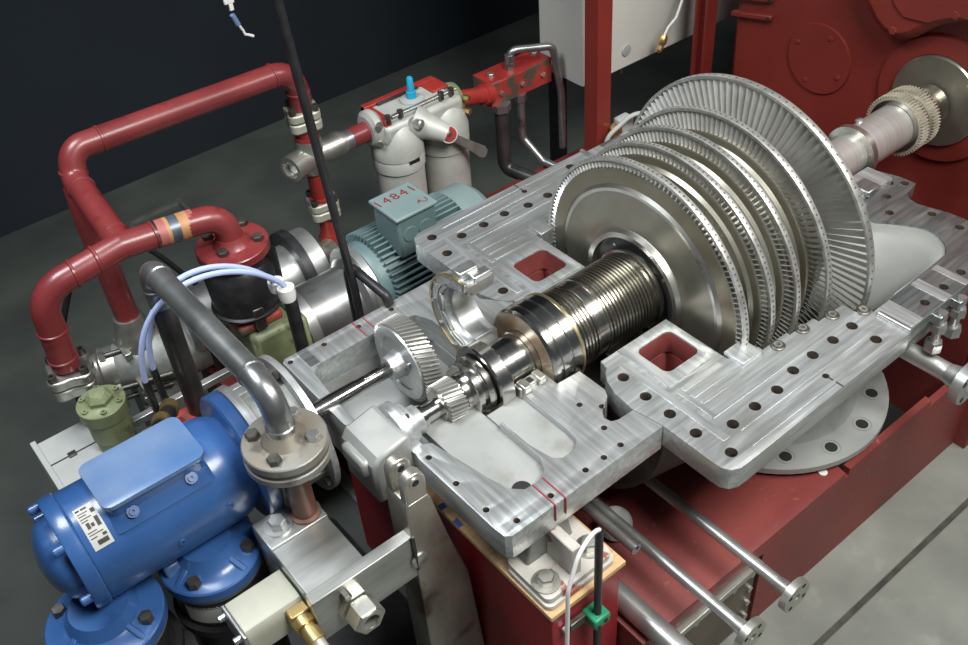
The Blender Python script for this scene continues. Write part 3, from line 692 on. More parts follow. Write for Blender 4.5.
n = len(pts_lo); pb.v = [Vector((x, y, .095)) for x, y in pts_lo] + [Vector((x, y, .128)) for x, y in pts_hi] + [Vector((x, y, .160)) for x, y in pts_hi]
for r_ in range(2):
    for i in range(n): pb.f.append((r_ * n + i, r_ * n + (i + 1) % n, (r_ + 1) * n + (i + 1) % n, (r_ + 1) * n + i))
pb.f.append(tuple(2 * n + i for i in range(n)))
put('panel_base', pb, 'blue_paint', BM)
put('panel_lid', plate('panel_lid', rrect(-2.094, -1.830, .112, .290, .026), [], .158, .172, .003), 'blue_sheen', BM, label='flat blue lid, pale with painted-in reflection')
for x, y, z in ((-2.038, .112, .125), (-1.886, .112, .125)):
    b_ = put('boss', MB().lathe([(-.03, .017), (.004, .015)], (x, y, z), (0, -.7, .7), 20), 'blue_paint', BM)
    put('socket_screw', MB().tubering(Vector((x, y, z)) + Vector((0, -.7, .7)) * .003, Vector((x, y, z)) + Vector((0, -.7, .7)) * .010, .009, .004, 14), 'blue_paint', b_)
for x, a in ((-1.83, -.25), (-1.97, -.42)):
    d = Vector((0, -math.cos(a), math.sin(a) + .35)).normalized()
    put('socket_screw', MB().tubering(Vector((x, y_, 0)) + d * .144, Vector((x, y_, 0)) + d * .152, .010, .004, 16), 'blue_paint', BM)
np_ = MB(); k = 6
for i in range(k + 1):
    a = math.radians(152 - 46 * i / k)   # curved name plate, wraps the body
    d = Vector((0, -math.cos(a - PI / 2 + PI / 2) * 0, 0))
    ang = math.radians(100 + 44 * i / k)
    d = Vector((0, math.cos(ang), math.sin(ang)))
    for x in (-2.150, -2.103): np_.v.append(Vector((x, y_, 0)) + d * .1492)
for i in range(k): np_.f.append((2 * i, 2 * i + 1, 2 * i + 3, 2 * i + 2))
npo = put('name_plate', np_, 'label_white', BM, label='white printed name plate')
pm = MB()
for (f0, f1, x0, x1) in ((.05, .09, -2.147, -2.137), (.05, .09, -2.134, -2.120), (.14, .24, -2.116, -2.106), (.15, .17, -2.146, -2.122), (.21, .23, -2.146, -2.128), (.28, .30, -2.146, -2.120), (.34, .36, -2.146, -2.130), (.34, .56, -2.117, -2.108), (.40, .54, -2.140, -2.132), (.44, .52, -2.130, -2.122), (.60, .62, -2.146, -2.124), (.66, .68, -2.146, -2.112), (.73, .75, -2.146, -2.130), (.72, .78, -2.118, -2.108), (.82, .92, -2.136, -2.110)):
    for i in range(3):
        q = []
        for f_ in (f0 + (f1 - f0) * i / 3, f0 + (f1 - f0) * (i + 1) / 3):
            ang = math.radians(100 + 44 * f_); d = Vector((0, math.cos(ang), math.sin(ang)))
            q += [Vector((x0, y_, 0)) + d * .1497, Vector((x1, y_, 0)) + d * .1497]
        pm.add([q[0], q[1], q[3], q[2]], [(0, 1, 2, 3)])
put('print', pm, 'ink', npo)
# two blue-capped filters under the motor
def cap_filter(cx, cy, r, label, angs, tagd):
    t = thing('filter_housing', label, 'filter', (cx, cy, FLOOR), 'blue capped filters under the blue motor')
    zc = -.17
    cp = put('cap', MB().lathe([(-.034, 0), (-.034, r), (-.004, r), (0, r - .004), (.004, r - .03), (.018, r * .62), (.05, r * .50), (.05, 0)], (cx, cy, zc), ZA, 56, False), 'blue_paint', t)
    for a in (.4, 1.9, 3.5, 5.1):
        d = Vector((math.cos(a), math.sin(a), 0)); s_ = Vector((-d.y, d.x, 0))
        put('rib', MB().sweep([(r * .45, 0), (r * .95, 0), (r * .5, .03)], Vector((cx, cy, zc)) - s_ * .009, d, ZA, s_, .018), 'blue_paint', cp, bev=.004)
    bolts(t, [(cx + r * .78 * math.cos(a), cy + r * .78 * math.sin(a), zc) for a in angs], ZA, .0185, .024, 'bolt_dark')
    put('gasket', MB().tubering((cx, cy, zc - .046), (cx, cy, zc - .034), r * .98, r * .7, 56), 'gasket', t)
    put('body', MB().lathe([(0, r * .95), (.03, r * .95), (.04, r * .86), (.70, r * .90), (.75, r * .90), (.79, r * .95)], (cx, cy, FLOOR), ZA, 48), 'black_paint', t)
    put('ring', MB().tubering((cx, cy, -.36), (cx, cy, -.335), r * 1.02, r * .8, 48), 'black_rubber', t)
    if tagd:
        a0_, a1_ = tagd; lb = MB(); kk_ = 10
        for i in range(kk_ + 1):
            a = a0_ + (a1_ - a0_) * i / kk_; rr_ = r * .905
            for z in (-.315, -.225): lb.v.append(Vector((cx + rr_ * math.cos(a), cy + rr_ * math.sin(a), z)))
        for i in range(kk_): lb.f.append((2 * i, 2 * i + 2, 2 * i + 3, 2 * i + 1))
        lo = put('label_sheet', lb, 'label_white', t, label='white paper label with a row of black print')
        ik = MB(); random.seed(3)
        x_ = .06
        for w__ in (.05, .03, .05, .02, .03, .02, .025, .02, .03, .025, .02):
            q = []
            for f_ in (x_, x_ + w__):
                a = a0_ + (a1_ - a0_) * f_; rr_ = r * .910
                q += [Vector((cx + rr_ * math.cos(a), cy + rr_ * math.sin(a), z)) for z in (-.247, -.237)]
            ik.add([q[0], q[2], q[3], q[1]], [(0, 1, 2, 3)]); x_ += w__ + .035
        q = []
        for i in range(9):
            a = a0_ + (a1_ - a0_) * (.04 + .9 * i / 8); rr_ = r * .910
            q += [Vector((cx + rr_ * math.cos(a), cy + rr_ * math.sin(a), z)) for z in (-.2525, -.2505)]
        ik.add(q, [(2 * i, 2 * i + 2, 2 * i + 3, 2 * i + 1) for i in range(8)])
        put('print', ik, 'ink', lo)
    return t
cap_filter(-2.2, .13, .147, 'larger blue capped filter under the dome end of the motor', (2.36, 5.46, .8, 3.9), None)
cap_filter(-1.91, .13, .134, 'blue capped black filter with white paper label beside the aluminium block', (3.9, 5.65, .8, 2.3), (3.5, 5.0))
put('motor_foot', MB().box(-2.03, -1.99, .12, .20, -.19, -.13), 'blue_sheen', BM, bev=.006)

# ================================================================== aluminium manifold, beam and fittings
MBL = thing('manifold_block', 'brushed aluminium manifold block with hex bolt and side fitting', 'manifold', (-1.69, 0, -.42))
put('block', MB().box(-1.777, -1.60, .046, .157, -.40, -.200), 'alu_block', MBL, bev=.003)
put('block', MB().box(-1.776, -1.602, -.133, .046, -.40, -.206), 'alu_block', MBL, bev=.003)
put('cross_beam', MB().box(-1.782, -1.470, -.170, -.133, -.37, -.200), 'alu_block', MBL, bev=.002)
bolts(MBL, [(-1.722, .105, -.200)], ZA, .026, .022, 'bolt_light', washer=True)
ft = put('hex_fitting', MB().lathe([(0, .052), (.02, .052), (.022, .040), (.030, .040)], (-1.672, -.170, -.297), (0, -1, 0), 6).lathe([(.028, .047), (.075, .047), (.08, .042), (.08, .026), (.03, .026)], (-1.672, -.170, -.297), (0, -1, 0), 6, False), 'zinc', MBL)
put('bore', MB().lathe([(.0, .027), (.079, .027)], (-1.672, -.170, -.297), (0, -1, 0), 28, False).cyl((-1.672, -.19, -.297), (-1.672, -.192, -.297), .027), 'bolt_dark', ft)
put('rim', MB().tubering((-1.672, -.2485, -.297), (-1.672, -.2515, -.297), .034, .0245, 28), 'zinc', ft)
bolts(MBL, [(-1.695, -.170, -.238)], (0, -1, 0), .014, .022, 'bolt_dark')
SV = thing('solenoid_valve', 'cream box-shaped valve with brass fitting beside the aluminium block', 'valve', (-1.87, -.04, -.345))
put('body', MB().sweep([(-.105, -.345), (.018, -.345), (.018, -.25), (-.07, -.25), (-.088, -.254), (-.10, -.266), (-.105, -.285)], (-1.945, 0, 0), YA, ZA, XA, .165), 'cream_block', SV, bev=.002)
put('end_plate', MB().box(-1.957, -1.945, -.108, .02, -.345, -.248), 'bolt_light', SV, bev=.004)
for y, z in ((-.085, -.268), (.0, -.268), (-.085, -.325)):
    put('screw', MB().lathe([(0, .010), (.018, .010), (.02, .007)], (-1.957, y, z), (-1, 0, 0), 14), 'bolt_light', SV)
bz = put('brass_fitting', MB().box(-1.835, -1.780, -.135, -.100, -.315, -.255), 'brass', SV, bev=.004)
put('brass_nut', MB().lathe([(0, .030), (.025, .030), (.025, .022), (.04, .022), (.04, .026), (.075, .026)], (-1.808, -.13, -.285), (0, -1, -.25), 20), 'brass', bz)
put('hose_tail', MB().tube([(-1.808, -.19, -.30), (-1.805, -.24, -.33), (-1.80, -.26, -.40), (-1.80, -.25, -.75), (-1.79, -.22, -1.15)], .020, 14), 'cream_block', bz)

GF = thing('flange_joint', 'rust-tinged bolted pipe flange pair standing on the brown riser', 'pipe flange', (-1.642, .092, .03))
fc_ = (-1.642, .092)
put('flange_plate', MB().lathe([(.0, .03), (0, .111), (.022, .111), (.025, .108), (.027, .06), (.05, .042), (.055, .038)], (*fc_, .078), ZA, 56), 'flange_rust', GF)
put('gasket', MB().cyl((*fc_, .064), (*fc_, .079), .109, n=56), 'gasket', GF)
put('flange_plate', MB().lathe([(0, .05), (0, .110), (.003, .113), (.022, .113), (.025, .11)], (*fc_, .04), ZA, 56), 'flange_rust', GF)
bolts(GF, [(-1.701, .149, .103), (-1.701, .037, .103)], ZA, .019, .018, 'bolt_dark')
bolts(GF, [(-1.586, .040, .103), (-1.584, .146, .103)], ZA, .019, .018, 'bolt_light')
put('riser', MB().lathe([(0, .043), (.008, .043), (.012, .034), (.25, .034)], (*fc_, -.200), ZA, 32), 'brown_pipe', GF, label='short rust-brown riser pipe')
put('vent_plug', MB().hexa((-1.655, .058, .022), (-.3, -1, 0), .011, .012), 'bolt_light', GF)
GPp = thing('grey_oil_pipe', 'long bare grey steel pipe elbowing down onto the bolted flange', 'pipe', (-1.675, .35, .22))
put('pipe', MB().tube(fillet([(-1.674, -.001, .20), (-1.674, -.001, .353), (-1.680, .66, .359), (-1.680, .66, .22)], [.080, .066], 8), .0335, 24), 'pipe_steel', GPp)
for p, d in (((-1.674, -.001, .248), ZA), ((-1.675, .092, .354), YA), ((-1.679, .585, .358), YA), ((-1.680, .66, .28), ZA)):
    put('weld_bead', MB().lathe([(-.007, .032), (-.003, .0365), (.003, .0365), (.007, .032)], p, d, 28, False), 'pipe_steel', GPp)
solo('dark_riser_pipe', MB().cyl((-1.680, .66, -.99), (-1.680, .66, .22), .032, n=24), 'pipe_dark', 'dark vertical pipe behind the blue motor below the grey pipe end', 'pipe')

# ================================================================== clevis bracket
CB = thing('clevis_bracket', 'tall worn steel clevis bracket with two holed lugs beside the pedestal', 'bracket', (-1.43, -.12, FLOOR))
yb0, yb1 = -.175, -.075
put('body', MB().sweep([(-1.475, -1.168), (-1.475, -.09), (-1.470, -.07), (-1.405, -.07), (-1.398, -.09), (-1.362, -.28), (-1.31, -.50), (-1.27, -1.168)], (0, yb0, 0), XA, ZA, YA, yb1 - yb0), 'bracket_steel', CB, bev=.004)
for y0, y1 in ((yb0 + .002, yb0 + .034), (yb1 - .034, yb1 - .002)):
    pl = [(-1.470, -.075)] + [(-1.4375 - .0325 * math.cos(PI * i / 12), -.005 + .033 * math.sin(PI * i / 12)) for i in range(13)] + [(-1.405, -.075)]
    lug = put('lug', MB().sweep(pl, (0, y0, 0), XA, ZA, YA, y1 - y0), 'bracket_steel', CB, bev=.004)
    put('lug_bush', MB().tubering((-1.4375, y0 - .003, -.002), (-1.4375, y1 + .003, -.002), .0175, .011, 20), 'bolt_light', lug)
    put('lug_hole', MB().cyl((-1.4375, y0 - .0015, -.002), (-1.4375, y1 + .0015, -.002), .0112, n=16), 'dark_void', lug)
put('weld_seam', MB().tube([(-1.474, -.176, -.19), (-1.473, -.178, -.24), (-1.475, -.178, -.30), (-1.473, -.176, -.335)], .005, 8), 'bolt_dark', CB)
put('plug', MB().lathe([(0, .028), (.006, .026), (.008, 0)], (-1.462, -.175, -.30), (0, -1, 0), 20, False), 'bolt_light', CB)

# this pump-side group is a little smaller and stands clear of the motor flange
for o_, loc_ in ((GF, (-1.6739, -.001, .1337)), (MBL, (-1.7193, -.088, -.2919)), (SV, (-1.8895, -.1259, -.221)), (CB, (-1.4733, -.2016, -.8405))):
    o_.location = loc_; o_.scale = (.9459, .9459, .9459)

# ================================================================== hoses and black conduits near the gearbox rear edge
CD = thing('cable_conduit', 'black upright conduit with white connector behind the gearbox rear corner', 'conduit', (-1.33, .60, -.5))
put('tube', MB().cyl((-1.33, .60, -.5), (-1.33, .60, .08), .021, n=20), 'black_paint', CD)
put('connector', MB().lathe([(0, .024), (.02, .027), (.045, .026), (.05, .018)], (-1.335, .60, .078), ZA, 18).lathe([(0, .022), (.02, .025), (.035, .024), (.04, .012)], (-1.345, .64, .095), ZA, 16), 'white_plastic', CD)
for dx, dy, ex in ((0, 0, -1.805), (-.012, .035, -1.765)):
    P0 = Vector((-1.335 + dx, .60 + dy, .128)); pts = []
    P1 = Vector((ex, .62 + dy, .02)); 
    c0 = P0 + Vector((-.12, 0, .20)); c1 = P1 + Vector((.02, 0, .36))
    for i in range(25):
        t_ = i / 24; pts.append(P0 * (1 - t_) ** 3 + c0 * 3 * t_ * (1 - t_) ** 2 + c1 * 3 * t_ * t_ * (1 - t_) + P1 * t_ ** 3)
    o = solo('pressure_hose', MB().tube(pts, .0085, 10), 'blue_hose', 'pale blue hose arching left over the grey pipe, ' + ('outer one of the pair' if dx == 0 else 'inner one of the pair'), 'hose', group='pale blue hoses')
for i, (x, y) in enumerate(((-1.805, .62), (-1.765, .655))):
    u = thing('hose_union', 'brass and black hose union behind the blue motor, ' + ('left one of the two' if i == 0 else 'right one of the two'), 'hose union', (x, y, -.20), 'hose unions')
    put('stem', MB().cyl((x, y, -.20), (x, y, .03), .011, n=14), 'black_paint', u)
    put('brass_nut', MB().lathe([(0, .028), (.032, .028)], (x - .005, y - .05, -.085), (-.35, -.7, .25), 18), 'brass', u)
    put('cap', MB().lathe([(0, .022), (.012, .024), (.014, .01)], (x - .020, y - .08, -.073), (-.35, -.7, .25), 16), 'black_rubber', u)
    put('branch', MB().cyl((x, y, -.10), (x - .004, y - .05, -.085), .014, n=14), 'black_paint', u)
solo('valve_block', MB().box(-1.86, -1.70, .52, .70, -.38, -.20).box(-1.83, -1.74, .54, .64, -.20, -.17), 'red_worn', 'red and grey valve block under the two brass hose unions', 'valve block', bev=.006)
for y, n_ in ((.74, 'nearer to the blue motor'), (.83, 'further from the blue motor')):
    solo('guide_bar', MB().box(-1.88, -1.44, y, y + .025, -.30, -.275), 'pipe_silver', 'bright square steel bar, the one ' + n_, 'steel bar', bev=.002, group='square bars behind the motor')

BP = thing('guide_rod', 'long thin black rod rising out of the top of the picture', 'rod', (-1.115, .585, -.55))
put('rod', MB().tube([(-1.115, .585, -.55), (-1.12, .584, 0), (-1.181, .58, .97), (-1.22, .578, 1.55)], .0135, 14), 'black_paint', BP)
solo('hand_rail', MB().tube(fillet([(-1.10, .64, -.55), (-1.105, .64, .07), (-1.085, .455, .035), (-1.083, .445, .005)], [.04, .02], 6), .0155, 14), 'black_paint', 'bent black tube rail reaching over the gearbox rear edge', 'rail')

# ================================================================== red pipework on the left
def weld(par, p, d, r, m='red_pipe'):
    put('weld_bead', MB().lathe([(-.006, r - .001), (-.003, r + .0035), (.003, r + .0035), (.006, r - .001)], p, d, 28, False), m, par)
RP = thing('red_header_pipe', 'dark red oil pipe with tee, elbows and a bare patch near its flange', 'pipe', (-1.6, 1.1, -.12))
r_ = .0425
top = fillet([(-.775, 1.42, .165), (-.775, 1.42, .332), (-1.600, 1.42, .355), (-1.628, 1.39, .270), (-1.648, 1.0, .222)], [.085, .10, .06], 8)
put('main_run', MB().tube(top, r_, 24), 'red_pipe', RP)
put('branch_run', MB().tube(fillet([(-1.335, .952, .10), (-1.335, .955, .205), (-1.46, .98, .212), (-1.65, 1.0, .224), (-1.920, 1.0, .190), (-1.934, 1.0, -.09)], [.09, .01, .01, .10], 8), r_, 24), 'red_pipe', RP)
for p, d in (((-.86, 1.42, .335), XA), ((-.775, 1.42, .24), ZA), ((-1.50, 1.42, .352), XA), ((-1.622, 1.397, .288), (-.3, -.1, -1)), ((-1.63, 1.33, .262), (0, 1, .12)), ((-1.645, 1.06, .23), (0, 1, .12)), ((-1.55, .99, .218), XA), ((-1.735, 1.0, .215), XA), ((-1.81, 1.0, .204), XA), ((-1.9265, 1.0, .05), (.014, 0, .28)), ((-1.932, 1.0, -.055), ZA)):
    weld(RP, p, d, r_)
for x0, x1, m in ((-1.552, -1.540, 'pipe_dark'), (-1.540, -1.515, 'primer_pink'), (-1.515, -1.504, 'primer_tan'), (-1.504, -1.474, 'bare_blue'), (-1.474, -1.443, 'primer_tan'), (-1.443, -1.425, 'primer_pink')):
    f_ = lambda x: Vector((x, .98 + (x + 1.46) * (-.105), .212 + (x + 1.46) * (-.063)))
    put('bare_patch', MB().cyl(f_(x0), f_(x1), r_ + .0012, n=24), m, RP)
put('flange_disc', MB().lathe([(0, .04), (0, .115), (.003, .118), (.028, .118), (.031, .115), (.032, .062), (.045, .050), (.06, .044)], (-1.335, .95, .068), ZA, 56), 'red_pipe', RP)
bolts(RP, [(-1.381, 1.027, .099), (-1.259, 1.017, .099), (-1.263, .906, .099), (-1.386, .909, .099)], ZA, .019, .018, 'bolt_dark')
def clamp_flange(name, c, label, m='zinc', r=.072, n=4, a0=.5):
    t = thing(name, label, 'pipe coupling', (c[0], c[1], c[2] - .045), 'cast pipe couplings')
    pl = [];
    for i in range(40):
        a = 2 * PI * i / 40; rr = r * (1 + .14 * math.cos(n * (a - a0)))
        pl.append((c[0] + rr * math.cos(a), c[1] + rr * math.sin(a)))
    put('coupling_half', MB().prism(pl, c[2] + .002, c[2] + .036), m, t, bev=.006)
    put('coupling_half', MB().prism(pl, c[2] - .040, c[2] - .002), m, t, bev=.006)
    for i in range(n):
        a = a0 + 2 * PI * i / n; p = Vector((c[0] + r * .9 * math.cos(a), c[1] + r * .9 * math.sin(a), c[2] + .034))
        s_ = put('socket_screw', MB().tubering(p, p + Vector((0, 0, .024)), .0135, .007, 16), 'bolt_dark', t)
        put('socket', MB().cyl(p + Vector((0, 0, .001)), p + Vector((0, 0, .014)), .0072, n=6), 'dark_void', s_)
    return t
clamp_flange('pipe_coupling', (-1.932, 1.0, -.135), 'cast pipe coupling with four socket screws above the green valve', 'zinc', .074)
clamp_flange('pipe_coupling', (-.775, 1.42, .140), 'cream pipe coupling just under the upper red elbow', 'cream_block', .066)
clamp_flange('pipe_coupling', (-.765, 1.42, -.265), 'cream pipe coupling below the grey tee valve', 'cream_block', .062)
TV = thing('tee_valve', 'grey cast tee valve with open round port on the red riser', 'valve', (-.775, 1.42, -.09))
put('body', MB().lathe([(-.075, .045), (-.06, .052), (.06, .052), (.075, .045)], (-.775, 1.42, -.02), ZA, 28).lathe([(-.03, .04), (.06, .048), (.13, .05), (.13, .044), (.15, .042)], (-.775, 1.42, -.03), XA, 28), 'zinc', TV)
put('open_port', MB().tubering((-.79, 1.42, -.03), (-.885, 1.39, -.03), .052, .038, 28), 'zinc', TV)
put('port_plug', MB().cyl((-.80, 1.417, -.03), (-.86, 1.398, -.03), .037, n=24), 'bolt_light', TV)
solo('pipe_collar', MB().lathe([(0, .048), (.02, .048), (.022, .040), (.06, .040)], (-.775, 1.42, .04), ZA, 28), 'red_bright', 'bright red collar between upper coupling and grey tee valve', 'pipe collar')
t = thing('riser_pipe', 'bright red riser pipe between tee valve and the silver pump', 'pipe', (-.765, 1.42, -.50))
put('pipe_section', MB().lathe([(0, .046), (.012, .046), (.014, .038), (.12, .038)], (-.768, 1.42, -.225), ZA, 24), 'red_bright', t)
put('pipe_section', MB().lathe([(0, .050), (.10, .050), (.13, .037), (.21, .037)], (-.76, 1.42, -.515), ZA, 24), 'red_bright', t)
t = thing('filter_inlet_pipe', 'short pipe, half red and half bare, between tee valve and twin filter', 'pipe', (-.55, 1.42, -.07))
put('bare_half', MB().cyl((-.625, 1.42, -.03), (-.595, 1.42, -.03), .040), 'pipe_steel', t)
put('red_half', MB().cyl((-.595, 1.42, -.03), (-.455, 1.42, -.03), .040), 'red_pipe', t)
# second vertical red pipe into the grey check valve
solo('red_drop_pipe', MB().tube([(-1.632, 1.385, .25), (-1.648, 1.335, .14), (-1.643, 1.33, -.27)], .042, 24), 'red_pipe', 'dark red pipe dropping behind the tee into the grey cast valve', 'pipe')
CV = thing('check_valve', 'grey cast valve body with clamp bolts below the dark red drop pipe', 'valve', (-1.68, 1.30, FLOOR))
put('outlet_neck', MB().lathe([(0, .05), (.05, .062), (.11, .075), (.16, .085)], (-1.643, 1.33, -.265), (0, 0, -1), 28), 'zinc', CV)
put('body', MB().lathe([(-.12, .07), (-.10, .085), (-.03, .092), (.05, .10), (.14, .11), (.22, .10)], (-1.637, 1.31, -.46), (.85, -.25, 0), 32), 'cast_side', CV)
put('cover', MB().lathe([(0, .085), (.05, .085), (.06, .07), (.09, .065)], (-1.737, 1.34, -.46), (-.85, .25, 0), 32), 'zinc', CV)
put('red_seal', MB().lathe([(0, .068), (.01, .07), (.012, .05)], (-1.812, 1.362, -.46), (-.85, .25, 0), 28), 'red_bright', CV)
put('pedestal', MB().box(-1.72, -1.54, 1.25, 1.39, FLOOR, -.52), 'cast_side', CV, bev=.006)
for dz, dy in ((.085, -.02), (-.02, -.10), (-.10, -.06)):
    c = Vector((-1.767, 1.34 + dy, -.46 + dz))
    b_ = put('tie_bolt', MB().cyl(c, c + Vector((.17, -.05, 0)), .010, n=12), 'bolt_dark', CV)
    put('tie_nut', MB().hexa(c - Vector((.022, -.006, 0)), (.85, -.25, 0), .019, .022), 'bolt_light', b_)
    put('clamp_bar', MB().box(c.x + .05, c.x + .075, c.y - .07, c.y + .05, c.z - .014, c.z + .014), 'zinc', CV, bev=.003)
# green valve
GV = thing('green_valve', 'olive green valve with domed hexagon cap next to the blue motor', 'valve', (-1.91, .815, -.55))
gc = (-1.91, .815)
put('body', MB().lathe([(0, .066), (.22, .060), (.29, .058), (.30, .064)], (*gc, -.55), ZA, 36), 'green_paint', GV)
put('neck', MB().lathe([(0, .064), (.10, .064)], (*gc, -.255), ZA, 36), 'green_paint', GV)
cp = put('cover', MB().lathe([(-.045, .064), (-.045, .073), (-.002, .074), (0, .072), (.004, .045), (.008, .040)], (*gc, -.125), ZA, 40), 'green_paint', GV)
put('hex_dome', MB().lathe([(0, .042), (.016, .042), (.028, .030)], (*gc, -.120), ZA, 6).lathe([(.02, .034), (.032, .024), (.036, 0)], (*gc, -.120), ZA, 24, False), 'green_paint', cp)
for i in range(6):
    a = .3 + i * PI / 3; p = Vector((gc[0] + .058 * math.cos(a), gc[1] + .058 * math.sin(a), -.124))
    put('socket_screw', MB().tubering(p, p + Vector((0, 0, .008)), .0095, .004, 14), 'green_paint', GV)
solo('red_valve_base', MB().lathe([(0, .08), (.10, .08), (.12, .07), (.30, .068)], (-1.965, .90, -.70), ZA, 28), 'red_pipe', 'dark red pipe stub between coupling and green valve', 'pipe')
# grey cabinet low at the left
LB = thing('junction_cabinet', 'low pale grey steel cabinet on the floor behind the blue motor', 'cabinet', (-2.03, .75, FLOOR))
put('body', MB().box(-2.13, -1.93, .58, .98, FLOOR, -.30), 'panel_grey', LB, bev=.004)
put('rail', MB().box(-2.13, -2.112, .575, .985, -.300, -.288), 'panel_grey', LB, bev=.002)
put('lid_seam', MB().box(-2.112, -1.93, .855, .861, -.3005, -.2992), 'ink', LB)
put('catch', MB().box(-2.055, -2.03, .846, .868, -.300, -.293), 'bolt_dark', LB, bev=.002)

# ================================================================== electric pump sets behind the gearbox
def fins(parent, c, x0, x1, r0, r1, n, a0, a1, m):
    me = MB().box(x0, x1, -.0035, .0035, r0, r1).mesh('cooling_fin')
    for i in range(n):
        a = a0 + (a1 - a0) * i / (n - 1)
        o = put('cooling_fin', me, m, parent, loc=c); o.rotation_euler = (a, 0, 0)
def teal_motor(c, label, x0=-.86, x1=-.46):
    t = thing('electric_motor', label, 'motor', (-.66, c[0], c[1] - .21))
    cc = (0, c[0], c[1])
    put('body', MB().lathe([(x0 - .04, .06), (x0 - .04, .150), (x0 - .02, .160), (x1, .160), (x1, .05)], cc, XA, 48), 'teal_paint', t)
    fins(t, cc, x0, x1 - .02, (.155), .190, 32, -PI * .62, PI * .62, 'teal_paint')
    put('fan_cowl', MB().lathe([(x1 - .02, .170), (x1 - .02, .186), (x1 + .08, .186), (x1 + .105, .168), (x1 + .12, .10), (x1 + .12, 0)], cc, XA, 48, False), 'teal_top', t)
    put('end_bell', MB().lathe([(x0 - .075, .06), (x0 - .075, .165), (x0 - .05, .168), (x0 - .035, .15)], cc, XA, 48, False), 'pipe_silver', t, label='pale grey end bell')
    put('foot', MB().box(x0 + .02, x1 - .02, c[0] - .13, c[0] + .13, c[1] - .21, c[1] - .13), 'teal_paint', t, bev=.006)
    return t
teal_motor((.95, -.32), 'teal finned motor under the numbered terminal box')
solo('motor_plinth', MB().box(-.88, -.46, .80, 1.10, -.55, -.53), 'red_base', 'red steel plinth under the teal motor', 'plinth', bev=.004)
TB = thing('terminal_box', 'teal terminal box with red handwritten number on its lid', 'terminal box', (-.72, .885, -.175))
put('body', MB().box(-.800, -.640, .806, .964, -.175, -.014), 'teal_paint', TB, bev=.008)
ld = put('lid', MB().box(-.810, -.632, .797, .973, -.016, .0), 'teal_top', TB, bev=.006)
for x in (-.755, -.69):
    put('knockout', MB().lathe([(0, .030), (.004, .028), (.004, 0)], (x, .806, -.085), (0, -1, 0), 28, False), 'teal_paint', TB)
def text(s, size, loc, rz, m, parent, name):
    cu = bpy.data.curves.new(name, 'FONT'); cu.body = s; cu.size = size; cu.extrude = .0004; cu.align_x = 'CENTER'; cu.align_y = 'CENTER'; cu.shear = -.1; cu.space_character = 1.25
    ob = bpy.data.objects.new(name, cu); me = bpy.data.meshes.new_from_object(ob); bpy.data.objects.remove(ob)
    me.materials.clear(); me.transform(Matrix.Translation(loc) @ Matrix.Rotation(rz, 4, 'Z'))
    return put(name, me, m, parent)
text('14841', .058, (-.725, .922, .0006), .0, 'marker_red', ld, 'number_writing')
put('scribble', MB().tube([(-.69 + .012 * math.cos(a) + .004 * a, .835 + .008 * math.sin(2 * a) + .006 * math.sin(a), .0008) for a in [i * .5 for i in range(16)]], .0018, 5), 'marker_red', ld)
# front pump
FPu = thing('screw_pump', 'green pump with dark grey bell housing left of the teal motor', 'pump', (-1.25, .93, -.55))
put('body', MB().box(-1.40, -1.235, .82, 1.04, -.52, -.20), 'green_paint', FPu, bev=.02)
put('flange', MB().box(-1.235, -1.205, .79, 1.07, -.47, -.19), 'green_paint', FPu, bev=.02)
put('adapter_ring', MB().tubering((-1.205, .93, -.33), (-1.165, .93, -.33), .142, .05, 48), 'pipe_silver', FPu)
put('bell', MB().lathe([(0, .128), (.19, .128), (.21, .150), (.23, .150)], (-1.166, .93, -.33), XA, 48), 'pipe_steel', FPu)
put('foot', MB().box(-1.38, -1.0, .86, 1.0, -.55, -.45), 'pipe_dark', FPu)
bolts(FPu, [(-1.236, .815, -.23), (-1.236, .815, -.43), (-1.236, 1.045, -.23)], (-1, 0, 0), .014, .014, 'bolt_light')
VB = thing('black_valve', 'black round valve body between the red flange and the green pump', 'valve', (-1.335, .95, -.20))
put('body', MB().lathe([(0, .06), (0, .085), (.05, .095), (.055, .112), (.20, .118), (.225, .108), (.235, .10), (.266, .10)], (-1.335, .95, -.20), ZA, 48), 'black_paint', VB)
put('lip_ring', MB().lathe([(0, .100), (.002, .120), (.010, .122), (.014, .112)], (-1.335, .95, -.145), ZA, 48, False), 'black_paint', VB)
put('red_foot', MB().box(-1.42, -1.26, .855, 1.04, -.205, -.165), 'red_worn', VB, bev=.015)
put('yoke', MB().box(-1.37, -1.33, .835, .865, -.19, -.10), 'bolt_dark', VB, bev=.005)
put('lug', MB().cyl((-1.24, .90, -.09), (-1.24, .90, .05), .024, n=20), 'black_paint', VB)
